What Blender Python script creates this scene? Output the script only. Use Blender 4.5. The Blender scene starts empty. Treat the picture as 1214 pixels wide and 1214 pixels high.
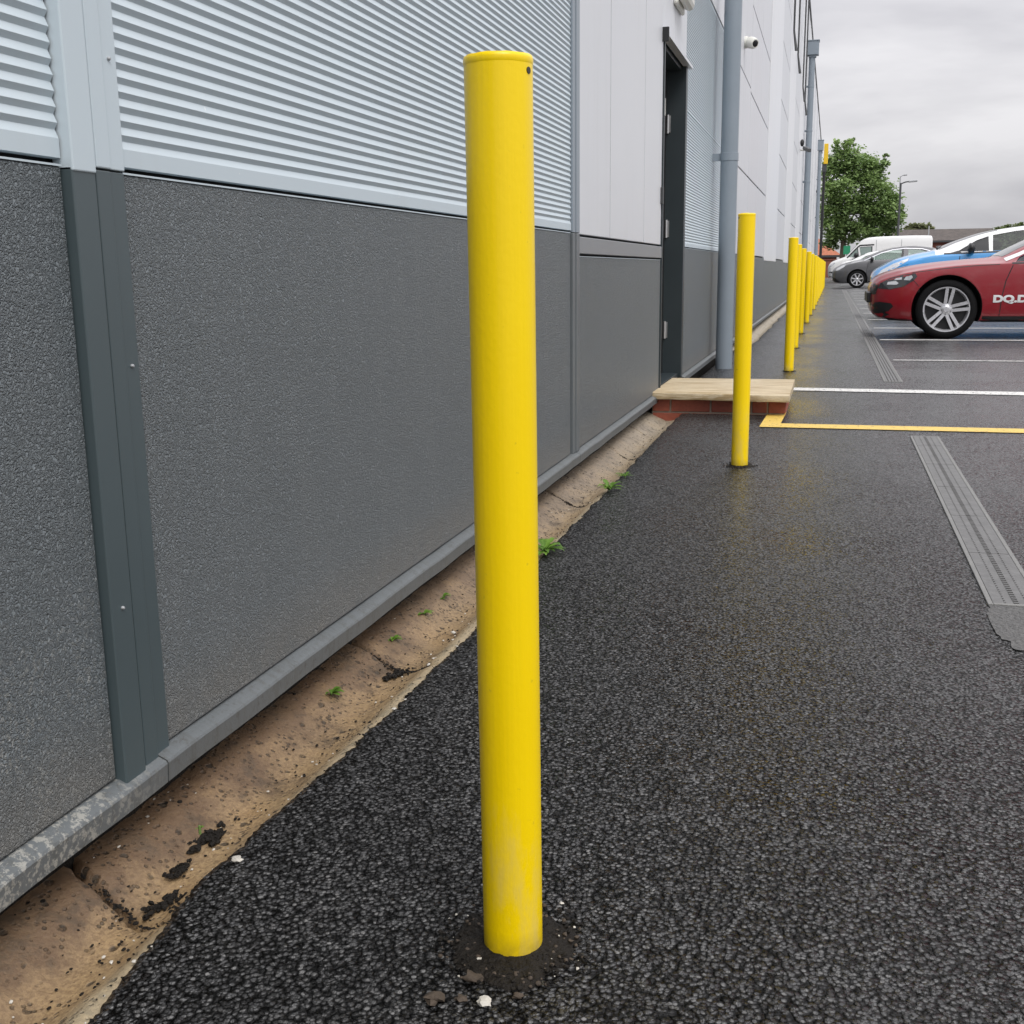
import bpy, bmesh, math, random
import numpy as np
from mathutils import Vector, Matrix, noise
from mathutils.bvhtree import BVHTree
R = math.radians
sc = bpy.context.scene
COL = sc.collection
random.seed(7)

# ------------------------------------------------------------------ camera
F = 1340.0; HC = 0.78
def _v(u, v): return Vector(((u-607)/F, -(v-607)/F, 1.0))
cy = _v(986, 317).normalized()
cz = -_v(680, 7000); cz -= cz.dot(cy)*cy; cz.normalize()
cx = cz.cross(cy)
if cx.x < 0: cx = -cx
def at(px, py, Y):
    """point of the plane y = Y seen at pixel px, py of the photograph"""
    d = _v(px, py); r = Vector((d.dot(cx), d.dot(cy), d.dot(cz)))
    r *= Y/r.y
    return Vector((r.x, Y, r.z+HC))
cam = bpy.data.objects.new('camera', bpy.data.cameras.new('camera'))
COL.objects.link(cam)
cam.matrix_world = Matrix(((cx[0], cx[1], -cx[2], 0), (cy[0], cy[1], -cy[2], 0), (cz[0], cz[1], -cz[2], HC), (0, 0, 0, 1)))
cam.data.sensor_width = 36; cam.data.lens = 36*F/1214
cam.data.clip_start = .05; cam.data.clip_end = 3000
sc.camera = cam

# ------------------------------------------------------------------ material helpers
class NT:
    def __init__(s, name):
        s.m = bpy.data.materials.new(name); s.m.use_nodes = True
        s.t = s.m.node_tree; s.b = s.t.nodes['Principled BSDF']
        s.out = s.t.nodes['Material Output']
        s.tc = s.t.nodes.new('ShaderNodeTexCoord'); s.co = s.tc.outputs['Object']
    def n(s, typ, **kw):
        o = s.t.nodes.new(typ)
        for k, v in kw.items():
            if k.startswith('i_'): s.set(o.inputs[k[2:].replace('_', ' ')], v)
            else: setattr(o, k, v)
        return o
    def set(s, inp, v):
        if isinstance(v, bpy.types.NodeSocket): s.t.links.new(v, inp)
        else: inp.default_value = v
    def link(s, a, b): s.t.links.new(a, b)
    def math(s, op, a, b=0.0, c=None, clamp=False):
        o = s.t.nodes.new('ShaderNodeMath'); o.operation = op; o.use_clamp = clamp
        s.set(o.inputs[0], a); s.set(o.inputs[1], b)
        if c is not None: s.set(o.inputs[2], c)
        return o.outputs[0]
    def vm(s, op, a, b=(0, 0, 0)):
        o = s.t.nodes.new('ShaderNodeVectorMath'); o.operation = op
        s.set(o.inputs[0], a); s.set(o.inputs[1], b)
        return o.outputs['Value'] if op == 'DOT_PRODUCT' else o.outputs[0]
    def mapv(s, scale, co=None):
        return s.vm('MULTIPLY', co or s.co, scale)
    def noise(s, scale, detail=4, rough=.55, co=None, dist=0.0):
        o = s.n('ShaderNodeTexNoise'); s.link(co or s.co, o.inputs['Vector'])
        o.inputs['Scale'].default_value = scale; o.inputs['Detail'].default_value = detail
        o.inputs['Roughness'].default_value = rough; o.inputs['Distortion'].default_value = dist
        return o.outputs['Fac']
    def vor(s, scale, co=None, feature='F1', rnd=1.0):
        o = s.n('ShaderNodeTexVoronoi', feature=feature); s.link(co or s.co, o.inputs['Vector'])
        o.inputs['Scale'].default_value = scale; o.inputs['Randomness'].default_value = rnd
        return o
    def ramp(s, fac, stops):
        o = s.n('ShaderNodeValToRGB'); s.link(fac, o.inputs[0])
        e = o.color_ramp.elements
        while len(e) < len(stops): e.new(.5)
        for q, (p, c) in zip(e, stops):
            q.position = p; q.color = (c, c, c, 1) if isinstance(c, (int, float)) else (*c, 1)
        return o.outputs[0]
    def mix(s, fac, a, b, blend='MIX'):
        o = s.n('ShaderNodeMix', data_type='RGBA', blend_type=blend)
        s.set(o.inputs[0], fac)
        for i, v in ((6, a), (7, b)):
            if isinstance(v, tuple) and len(v) == 3: v = (*v, 1)
            s.set(o.inputs[i], v)
        return o.outputs[2]
    def bump(s, h, dist=.001, strength=1.0, prev=None):
        o = s.n('ShaderNodeBump'); o.inputs['Distance'].default_value = dist
        o.inputs['Strength'].default_value = strength; s.link(h, o.inputs['Height'])
        if prev: s.link(prev, o.inputs['Normal'])
        return o.outputs[0]
    def sep(s, co=None):
        o = s.n('ShaderNodeSeparateXYZ'); s.link(co or s.co, o.inputs[0]); return o.outputs
    def fin(s, col=None, rough=None, normal=None, **kw):
        if col is not None: s.set(s.b.inputs['Base Color'], (*col, 1) if isinstance(col, tuple) and len(col) == 3 else col)
        if rough is not None: s.set(s.b.inputs['Roughness'], rough)
        if normal is not None: s.link(normal, s.b.inputs['Normal'])
        for k, v in kw.items(): s.set(s.b.inputs[k.replace('_', ' ')], v)
        return s.m

def simple(name, col, rough=.5, var=.12, vscale=8, bump=0, bscale=200, **kw):
    t = NT(name)
    n = t.noise(vscale, 5, .6)
    c = t.mix(n, tuple(x*(1-var) for x in col), tuple(min(1, x*(1+var)) for x in col))
    r = t.math('ADD', rough-.06, t.math('MULTIPLY', n, .12))
    nm = t.bump(t.noise(bscale, 3), bump) if bump else None
    return t.fin(c, r, nm, **kw)

M = {}
# asphalt
def asphalt_mat():
    t = NT('wet_asphalt')
    warp = t.n('ShaderNodeTexNoise', noise_dimensions='3D'); t.link(t.co, warp.inputs['Vector']); warp.inputs['Scale'].default_value = 60
    co = t.vm('ADD', t.co, t.vm('MULTIPLY', warp.outputs['Color'], (.006, .006, 0)))
    v = t.vor(165, co); v2 = t.vor(340, co)
    loc = t.vm('MULTIPLY', t.vm('SUBTRACT', co, v.outputs['Position']), (165, 165, 0))
    rnd = t.vm('MULTIPLY', t.vm('SUBTRACT', v.outputs['Color'], (.5, .5, .5)), (1, 1, 0))
    tilt = t.vm('DOT_PRODUCT', loc, rnd)
    cs = t.sep(v.outputs['Color'])
    dome = t.math('SUBTRACT', 1.0, t.math('POWER', v.outputs['Distance'], 2.2))
    h = t.math('ADD', t.math('MULTIPLY', dome, .9), t.math('ADD', t.math('MULTIPLY', tilt, 1.9), t.math('MULTIPLY', cs[2], .55)))
    h = t.math('ADD', h, t.math('MULTIPLY', v2.outputs['Distance'], -.3))
    h = t.math('ADD', h, t.math('MULTIPLY', t.noise(420, 3, .6), .25))
    nm = t.bump(h, .0050, 1.0)
    bn = nm.node; yy = t.sep()[1]; t.link(t.ramp(t.math('MULTIPLY', yy, .1), [(.14, 1.), (.45, .42), (1., .2)]), bn.inputs['Strength'])
    big = t.noise(1.3, 5, .6); mid = t.noise(9, 4, .6)
    base = t.mix(cs[0], (.010, .010, .0105), (.062, .061, .061))
    pale = t.ramp(cs[1], [(.84, 0.0), (1.0, 1.0)])
    base = t.mix(t.math('MULTIPLY', pale, .5), base, (.20, .195, .19))
    base = t.mix(t.math('MULTIPLY', t.ramp(mid, [(.5, 0.), (.8, 1.)]), .25), base, (.055, .05, .045))
    base = t.mix(t.math('MULTIPLY', t.ramp(big, [(.45, 0.), (.7, 1.)]), .3), base, (.045, .045, .044))
    # paler away from the wall: wet glare put into the base colour
    x = t.sep()[0]
    old = t.math('MULTIPLY', t.ramp(t.math('ADD', t.math('MULTIPLY', x, .5), t.math('MULTIPLY', t.math('SUBTRACT', big, .5), .5)), [(-.0, 0.), (.55, 1.)]), .50)  # wet glare mask, stronger away from the wall
    base = t.mix(old, base, (.16, .158, .16))
    base = t.mix(t.math('MULTIPLY', t.ramp(t.math('MULTIPLY', t.sep()[1], .1), [(.2, 0.), (.9, 1.)]), .45), base, (.10, .10, .103))  # paler again with distance, far glare put into the colour
    gap = t.ramp(t.math('ADD', v.outputs['Distance'], t.math('MULTIPLY', t.math('SUBTRACT', t.noise(300, 3, .6), .5), .35)), [(.36, 0.), (.60, 1.)])  # black bitumen between stones, also painting in crevice shade
    base = t.mix(t.math('MULTIPLY', gap, t.math('SUBTRACT', .92, old)), base, (.003, .003, .003))
    spec = t.math('SUBTRACT', .95, t.math('MULTIPLY', gap, .75))
    rg = t.math('ADD', .10, t.math('MULTIPLY', cs[1], .32))
    rg = t.math('ADD', rg, t.math('MULTIPLY', t.math('SUBTRACT', big, .5), .55))
    rg = t.math('ADD', rg, t.math('MULTIPLY', t.ramp(t.noise(.9, 5, .65, t.mapv((1., .35, 1.))), [(.45, 0.), (.6, 1.)]), .10))
    return t.fin(base, rg, nm, Specular_IOR_Level=spec)
M['asphalt'] = asphalt_mat()

def kick_mat():
    t = NT('embossed_dark_steel')
    w = t.vm('ADD', t.co, t.vm('MULTIPLY', t.vm('SUBTRACT', (lambda n: n.outputs['Color'])((lambda: (lambda n: (t.link(t.co, n.inputs['Vector']), setattr(n.inputs['Scale'], 'default_value', 150), n)[2])(t.n('ShaderNodeTexNoise')))()), (.5, .5, .5)), (.012, .012, .012)))
    a = t.noise(175, 2, .5, w); 
    ridge = t.math('ABSOLUTE', t.math('SUBTRACT', a, .5))
    h = t.ramp(ridge, [(.0, 1.), (.09, .35), (.16, 0.)])
    nm = t.bump(h, .0065, 1.0)
    big = t.noise(1.6, 5, .6)
    col = t.mix(big, (.175, .204, .220), (.220, .246, .260))
    # dusty streaks and scuffs
    st = t.noise(1, 6, .65, t.mapv((14, 14, 1.6)))
    col = t.mix(t.math('MULTIPLY', t.ramp(st, [(.50, 0.), (.75, 1.)]), .22), col, (.30, .315, .32))
    sc_ = t.noise(1, 3, .6, t.mapv((60, 60, 6)))
    col = t.mix(t.math('MULTIPLY', t.ramp(sc_, [(.74, 0.), (.78, 1.)]), .45), col, (.40, .41, .40))
    s = t.sep()
    # lime splashes low on the near panel
    low = t.ramp(t.math('MULTIPLY', s[2], 1.0), [(.10, 1.), (.55, 0.)])
    near = t.ramp(t.math('MULTIPLY', s[1], .25), [(.30, 1.), (.37, 0.)])
    near = t.math('MAXIMUM', near, .16)
    spk = t.ramp(t.noise(140, 2, .6), [(.53, 0.), (.60, 1.)])
    pt = t.ramp(t.noise(7, 4, .7), [(.42, 0.), (.62, 1.)])
    mk = t.math('MULTIPLY', t.math('MULTIPLY', low, near), t.math('MULTIPLY', spk, pt))
    col = t.mix(t.math('MULTIPLY', mk, .75), col, (.50, .50, .47))
    dust = t.ramp(s[2], [(.11, 1.), (.22, 0.)])
    col = t.mix(t.math('MULTIPLY', t.math('MULTIPLY', dust, t.noise(20, 5, .7)), 1.1), col, (.27, .25, .22))
    return t.fin(col, t.math('ADD', .33, t.math('MULTIPLY', big, .14)), nm, Metallic=.0, Specular_IOR_Level=.6)
M['kick'] = kick_mat()
M['kick_trim'] = simple('dark_green_grey_flashing', (.062, .085, .092), .42, .12, 3, Specular_IOR_Level=.6)

def sill_mat():
    t = NT('galvanised_sill')
    s = t.sep()
    n = t.noise(5, 6, .65); st = t.noise(1, 5, .7, t.mapv((20, 55, 4)))
    col = t.mix(n, (.120, .133, .138), (.150, .162, .167))
    col = t.mix(t.math('MULTIPLY', t.ramp(st, [(.5, 0.), (.62, 1.)]), .5), col, (.10, .105, .10))
    near = t.ramp(t.math('MULTIPLY', s[1], .25), [(.29, 1.), (.335, 0.)])
    spk = t.ramp(t.noise(90, 4, .75), [(.50, 0.), (.58, 1.)])
    col = t.mix(t.math('MULTIPLY', t.math('MULTIPLY', near, spk), .75), col, (.40, .39, .35))
    drt = t.ramp(t.noise(60, 5, .8), [(.55, 0.), (.64, 1.)])
    col = t.mix(t.math('MULTIPLY', drt, .45), col, (.07, .065, .055))
    return t.fin(col, t.math('ADD', .32, t.math('MULTIPLY', n, .25)), t.bump(t.noise(150, 4, .7), .0006), Metallic=.1)
M['sill'] = sill_mat()

def rib_mat():
    t = NT('silver_coated_steel')
    n = t.noise(1.2, 4); st = t.noise(1, 5, .6, t.mapv((9, 9, .7)))
    col = t.mix(n, (.50, .575, .62), (.55, .625, .665))
    col = t.mix(t.math('MULTIPLY', t.ramp(st, [(.55, 0.), (.8, 1.)]), .18), col, (.42, .43, .42))
    fl = t.ramp(t.noise(55, 2), [(.76, 0.), (.78, 1.)])
    col = t.mix(t.math('MULTIPLY', fl, .5), col, (.8, .8, .8))
    return t.fin(col, t.math('ADD', .40, t.math('MULTIPLY', n, .12)), Specular_IOR_Level=.5)
M['rib'] = rib_mat()
def white_panel(name, a, b):
    t = NT(name)
    n = t.noise(.9, 4); st = t.noise(1, 5, .6, t.mapv((7, 7, .5)))
    col = t.mix(n, a, b)
    col = t.mix(t.math('MULTIPLY', t.ramp(st, [(.52, 0.), (.8, 1.)]), .22), col, (.45, .45, .43))
    return t.fin(col, t.math('ADD', .34, t.math('MULTIPLY', n, .1)), t.bump(t.noise(3.0, 3), .004), Specular_IOR_Level=.5)
M['panel'] = white_panel('pale_grey_cladding', (.62, .635, .665), (.67, .685, .71))
M['panel_white'] = white_panel('white_cladding', (.74, .755, .78), (.80, .81, .83))
M['band'] = simple('mid_grey_trim', (.23, .24, .25), .45)
M['joint'] = simple('joint_flashing', (.13, .145, .152), .4)
M['core'] = simple('shadow_gap', (.02, .02, .022), .8)
M['core2'] = simple('end_cladding', (.45, .46, .48), .6)
M['door'] = simple('dark_door_paint', (.030, .040, .045), .35, .15, 5)
M['door2'] = simple('black_door_leaf', (.012, .013, .014), .4)
M['metal'] = simple('stainless_metal', (.6, .6, .6), .3, Metallic=.9)
M['pipe'] = simple('blue_grey_pipe', (.235, .275, .315), .38, .10, 4, bump=.0003, bscale=40)
M['black'] = simple('black_plastic', (.012, .012, .013), .4)
M['darkmetal'] = simple('dark_grey_metal', (.05, .052, .055), .45)
M['whiteplastic'] = simple('aged_white_plastic', (.68, .68, .63), .4, .1, 30)
M['lens'] = simple('camera_lens', (.01, .01, .012), .08)

def yellow_mat():
    t = NT('yellow_paint')
    n = t.noise(6, 5, .6); s = t.sep()
    col = t.mix(n, (.94, .65, .0), (.97, .69, .0))
    spk = t.ramp(t.noise(95, 3, .6), [(.70, 0.), (.74, 1.)])
    col = t.mix(t.math('MULTIPLY', spk, .35), col, (.55, .40, .03))
    dn = t.noise(1, 5, .65, t.mapv((22, 22, 6)))
    lowz = t.ramp(s[2], [(.02, 1.), (.30, 0.)])
    col = t.mix(t.math('MULTIPLY', t.math('MULTIPLY', t.ramp(dn, [(.49, 0.), (.64, 1.)]), lowz), .45), col, (.62, .50, .20))
    ch = t.vor(70, t.mapv((1, 1.3, .8))); chs = t.sep(ch.outputs['Color'])
    chip = t.math('MULTIPLY', t.ramp(ch.outputs['Distance'], [(.10, 1.), (.16, 0.)]), t.ramp(chs[0], [(.988, 0.), (.99, 1.)]))
    col = t.mix(t.math('MULTIPLY', chip, .75), col, (.20, .13, .03))
    foot = t.math('MULTIPLY', t.ramp(s[2], [(.0, 1.), (.035, 0.)]), t.noise(70, 4, .7))
    col = t.mix(t.math('MULTIPLY', foot, .9), col, (.10, .07, .03))
    drip = t.noise(1, 3, .5, t.mapv((120, 120, 2.5)))
    nm = t.bump(t.math('ADD', t.math('MULTIPLY', drip, .8), t.math('MULTIPLY', t.noise(160, 3, .5), .5)), .0006, .8)
    return t.fin(col, t.math('ADD', .27, t.math('MULTIPLY', n, .12)), nm, Specular_IOR_Level=.35, Coat_Weight=.12, Coat_Roughness=.2)
M['yellow'] = yellow_mat()

def paint_line(name, c, worn):
    t = NT(name)
    v = t.vor(110); cs = t.sep(v.outputs['Color'])
    n = t.noise(40, 5, .7)
    m = t.ramp(t.math('ADD', t.math('MULTIPLY', n, .8), t.math('MULTIPLY', cs[0], .25)), [(worn, 0.), (worn+.08, 1.)])
    col = t.mix(m, c, (.07, .07, .068))
    return t.fin(col, .5, t.bump(t.math('ADD', cs[1], v.outputs['Distance']), .0015), Specular_IOR_Level=.4)
M['wline'] = paint_line('white_line_paint', (.74, .73, .70), .60)
M['yline'] = paint_line('yellow_line_paint', (.80, .55, .12), .64)
M['wline_worn'] = paint_line('worn_white_paint', (.55, .54, .52), .52)

def gutter_mat():
    t = NT('stained_concrete')
    s = t.sep()
    n = t.noise(7, 6, .65); f = t.noise(160, 4, .7); g = t.noise(34, 5, .75)
    col = t.mix(t.ramp(n, [(.3, 0.), (.7, 1.)]), (.33, .215, .105), (.50, .365, .20))
    col = t.mix(t.math('MULTIPLY', t.ramp(f, [(.42, 0.), (.60, 1.)]), .6), col, (.17, .108, .058))
    # iron-red and dark silt on the wall side
    xa = t.math('ADD', t.math('MULTIPLY', s[0], -5.0), t.math('ADD', -3.98, t.math('MULTIPLY', t.math('SUBTRACT', n, .5), 1.9)))
    col = t.mix(t.math('MULTIPLY', t.ramp(xa, [(.0, 0.), (.55, 1.)]), .85), col, t.mix(t.noise(3, 4), (.085, .042, .024), (.125, .078, .042)))
    far = t.ramp(t.math('MULTIPLY', s[1], .12), [(.25, 0.), (.9, 1.)])
    col = t.mix(t.math('MULTIPLY', far, .8), col, t.mix(n, (.30, .265, .20), (.50, .455, .37)))
    v = t.vor(46); vs = t.sep(v.outputs['Color'])
    spot = t.math('MULTIPLY', t.ramp(v.outputs['Distance'], [(.22, 1.), (.34, 0.)]), t.ramp(vs[0], [(.76, 0.), (.80, 1.)]))
    spot = t.math('MULTIPLY', spot, t.ramp(g, [(.42, 0.), (.5, 1.)]))
    v3 = t.vor(120); v3s = t.sep(v3.outputs['Color'])
    pit = t.math('MULTIPLY', t.ramp(v3.outputs['Distance'], [(.25, 1.), (.42, 0.)]), t.ramp(v3s[1], [(.55, 0.), (.62, 1.)]))
    pit = t.math('MULTIPLY', pit, t.ramp(t.noise(16, 4, .7), [(.38, 0.), (.55, 1.)]))
    spot = t.math('MAXIMUM', spot, t.math('MULTIPLY', pit, .85))
    moss = t.ramp(t.math('ADD', t.math('MULTIPLY', n, .5), t.math('MULTIPLY', g, .5)), [(.53, 0.), (.60, 1.)])
    dk = t.math('MAXIMUM', spot, t.math('MULTIPLY', moss, .55))
    col = t.mix(t.math('MULTIPLY', dk, .85), col, (.045, .035, .024))
    edge = t.ramp(t.math('ADD', t.math('MULTIPLY', s[0], 8.0), 7.05), [(.75, 0.), (1.0, 1.)])
    col = t.mix(t.math('MULTIPLY', edge, .5), col, (.42, .37, .26))
    h = t.math('ADD', t.math('MULTIPLY', f, .6), t.math('ADD', t.math('MULTIPLY', g, .8), t.math('MULTIPLY', spot, -1.1)))
    return t.fin(col, t.math('ADD', .45, t.math('MULTIPLY', n, .3)), t.bump(h, .004, .9))
M['gutter'] = gutter_mat()
M['soil'] = simple('dark_soil', (.011, .0085, .006), .75, .8, 90, bump=.008, bscale=150, Specular_IOR_Level=.3)
M['grit'] = simple('brown_grit', (.065, .048, .034), .8, .5, 40, bump=.003, bscale=120)
M['stone_white'] = simple('pale_stone', (.55, .52, .46), .7, .2, 60, bump=.002)
M['mortar'] = simple('mortar', (.36, .31, .25), .85, .25, 30, bump=.002)
def brick_mat():
    t = NT('red_brick')
    n = t.noise(4.5, 4, .6); f = t.noise(60, 5, .7)
    col = t.mix(t.ramp(n, [(.35, 0.), (.65, 1.)]), (.23, .052, .030), (.37, .10, .055))
    col = t.mix(t.math('MULTIPLY', t.ramp(f, [(.5, 0.), (.7, 1.)]), .45), col, (.10, .035, .03))
    return t.fin(col, .62, t.bump(f, .003))
M['brick'] = brick_mat()
def slab_mat():
    t = NT('sandstone_slab')
    st = t.noise(1, 5, .6, t.mapv((3.5, 34, 34)), .6); f = t.noise(90, 4, .7)
    col = t.mix(t.ramp(st, [(.42, 0.), (.56, 1.)]), (.40, .29, .15), (.66, .56, .39))
    col = t.mix(t.math('MULTIPLY', t.ramp(st, [(.60, 0.), (.68, 1.)]), .4), col, (.36, .25, .12))
    col = t.mix(t.math('MULTIPLY', t.ramp(f, [(.5, 0.), (.75, 1.)]), .3), col, (.3, .24, .16))
    return t.fin(col, .5, t.bump(t.math('ADD', st, f), .003))
M['slab'] = slab_mat()
M['iron'] = simple('channel_iron', (.15, .148, .145), .5, .55, 22, bump=.002, bscale=90, Metallic=.3)
M['iron_pale'] = simple('channel_concrete', (.20, .198, .19), .6, .25, 14, bump=.003, bscale=90)

M['patch'] = simple('worn_concrete_patch', (.10, .098, .094), .5, .95, 95, bump=.012, bscale=110)
def leaf_mat(name, a, b, scale=14):
    t = NT(name)
    g = t.n('ShaderNodeNewGeometry')
    w = t.n('ShaderNodeTexWhiteNoise', noise_dimensions='3D')
    at_ = t.n('ShaderNodeAttribute', attribute_name='tint')
    sp = t.sep(at_.outputs['Vector'])
    col = t.mix(sp[0], a, b)
    t.fin(col, .45, Specular_IOR_Level=.4)
    tr = t.n('ShaderNodeBsdfTranslucent'); t.link(t.mix(.5, col, (.20, .30, .07)), tr.inputs[0])
    mx = t.n('ShaderNodeMixShader'); mx.inputs[0].default_value = .40
    t.link(t.b.outputs[0], mx.inputs[1]); t.link(tr.outputs[0], mx.inputs[2]); t.link(mx.outputs[0], t.out.inputs[0])
    return t.m
M['leaf'] = leaf_mat('plane_tree_leaf', (.11, .18, .075), (.38, .52, .20))
M['leaf_dark'] = leaf_mat('hedge_leaf', (.07, .09, .045), (.19, .21, .10))
M['leaf_pale'] = leaf_mat('pale_leaf', (.16, .17, .10), (.34, .33, .22))
M['weed'] = leaf_mat('weed_leaf', (.09, .20, .025), (.22, .40, .06))
M['bark'] = simple('bark', (.14, .115, .085), .85, .35, 12, bump=.01, bscale=25)
M['stem'] = simple('stem', (.12, .20, .05), .6)

def tile_mat(name, a, b, sc_=1):
    t = NT(name)
    n = t.noise(2.5, 5, .7); f = t.noise(11, 3, .7)
    col = t.mix(t.ramp(t.math('ADD', t.math('MULTIPLY', n, .5), t.math('MULTIPLY', f, .5)), [(.38, 0.), (.62, 1.)]), a, b)
    return t.fin(col, .75)
M['roof_dark'] = tile_mat('dark_roof_tiles', (.025, .019, .017), (.10, .08, .068))
M['roof_orange'] = tile_mat('orange_roof_tiles', (.30, .095, .05), (.42, .15, .08))
def farbrick():
    t = NT('far_brick')
    b = t.n('ShaderNodeTexBrick'); 
    co = t.n('ShaderNodeCombineXYZ'); s = t.sep(); t.link(t.math('ADD', s[0], s[1]), co.inputs[0]); t.link(s[2], co.inputs[1])
    t.link(co.outputs[0], b.inputs['Vector']); b.inputs['Scale'].default_value = 4
    b.inputs['Color1'].default_value = (.28, .075, .045, 1); b.inputs['Color2'].default_value = (.20, .055, .035, 1); b.inputs['Mortar'].default_value = (.22, .16, .13, 1)
    return t.fin(b.outputs[0], .8)
M['farbrick'] = farbrick()
M['glass_dark'] = simple('window_glass', (.02, .025, .028), .06)
M['fascia'] = simple('pale_fascia', (.5, .5, .48), .6)
M['signyellow'] = simple('yellow_sign_face', (.75, .48, .02), .4)
M['signgreen'] = simple('green_sign_face', (.02, .25, .12), .5)
M['galv'] = simple('galvanised_post', (.42, .43, .44), .45, Metallic=.3)

def car_paint(name, c, coat=1.0, rough=.35, metal=0.0):
    t = NT(name)
    n = t.noise(3, 4)
    d = t.noise(1, 6, .7, t.mapv((5, 5, 9)))
    col = t.mix(t.math('MULTIPLY', t.ramp(d, [(.5, 0.), (.8, 1.)]), .12), c, (.25, .23, .2))
    return t.fin(col, rough, Coat_Weight=coat, Coat_Roughness=.06, Metallic=metal)
M['red'] = car_paint('red_car_paint', (.24, .002, .010), .55, .34)
M['blue'] = car_paint('blue_car_paint', (.03, .27, .62))
M['grey'] = car_paint('grey_car_paint', (.075, .075, .08), 1., .35)
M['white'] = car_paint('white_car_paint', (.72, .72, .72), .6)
M['vanwhite'] = car_paint('white_van_paint', (.74, .74, .73), .4)
M['tyre'] = simple('tyre_rubber', (.006, .006, .0065), .85, .2, 30, bump=.002, Specular_IOR_Level=.2)
M['alloy'] = simple('alloy_rim', (.58, .58, .60), .28, .08, 10, Metallic=.6)
M['well'] = simple('wheel_well', (.006, .006, .006), .9)
M['trim'] = simple('black_car_trim', (.015, .015, .016), .45)
M['chrome'] = simple('chrome_strip', (.6, .6, .62), .15, Metallic=1.0)
M['lamp_dark'] = simple('headlamp_housing', (.03, .032, .035), .10, Coat_Weight=1.0)
M['lamp_clear'] = simple('headlamp_reflector', (.75, .76, .78), .12, Metallic=.6)
M['lamp_red'] = simple('tail_lamp', (.45, .02, .03), .12, Coat_Weight=1.0)
M['plate'] = simple('number_plate', (.70, .68, .55), .35)
M['interior'] = simple('car_interior', (.03, .03, .032), .8)
def glass(tc_):
    t = NT('car_glass'); t.t.nodes.remove(t.b)
    fr = t.n('ShaderNodeLayerWeight')
    tr = t.n('ShaderNodeBsdfTransparent'); tr.inputs[0].default_value = tc_
    gl = t.n('ShaderNodeBsdfGlossy'); gl.inputs['Roughness'].default_value = .03
    mx = t.n('ShaderNodeMixShader'); t.link(t.math('ADD', t.math('MULTIPLY', t.math('POWER', fr.outputs['Facing'], 4.5), .9), .07), mx.inputs[0]); t.link(tr.outputs[0], mx.inputs[1]); t.link(gl.outputs[0], mx.inputs[2])
    t.link(mx.outputs[0], t.out.inputs[0]); return t.m
M['glass'] = glass((.62, .70, .66, 1)); M['glass_tint'] = glass((.10, .11, .12, 1))

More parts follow.
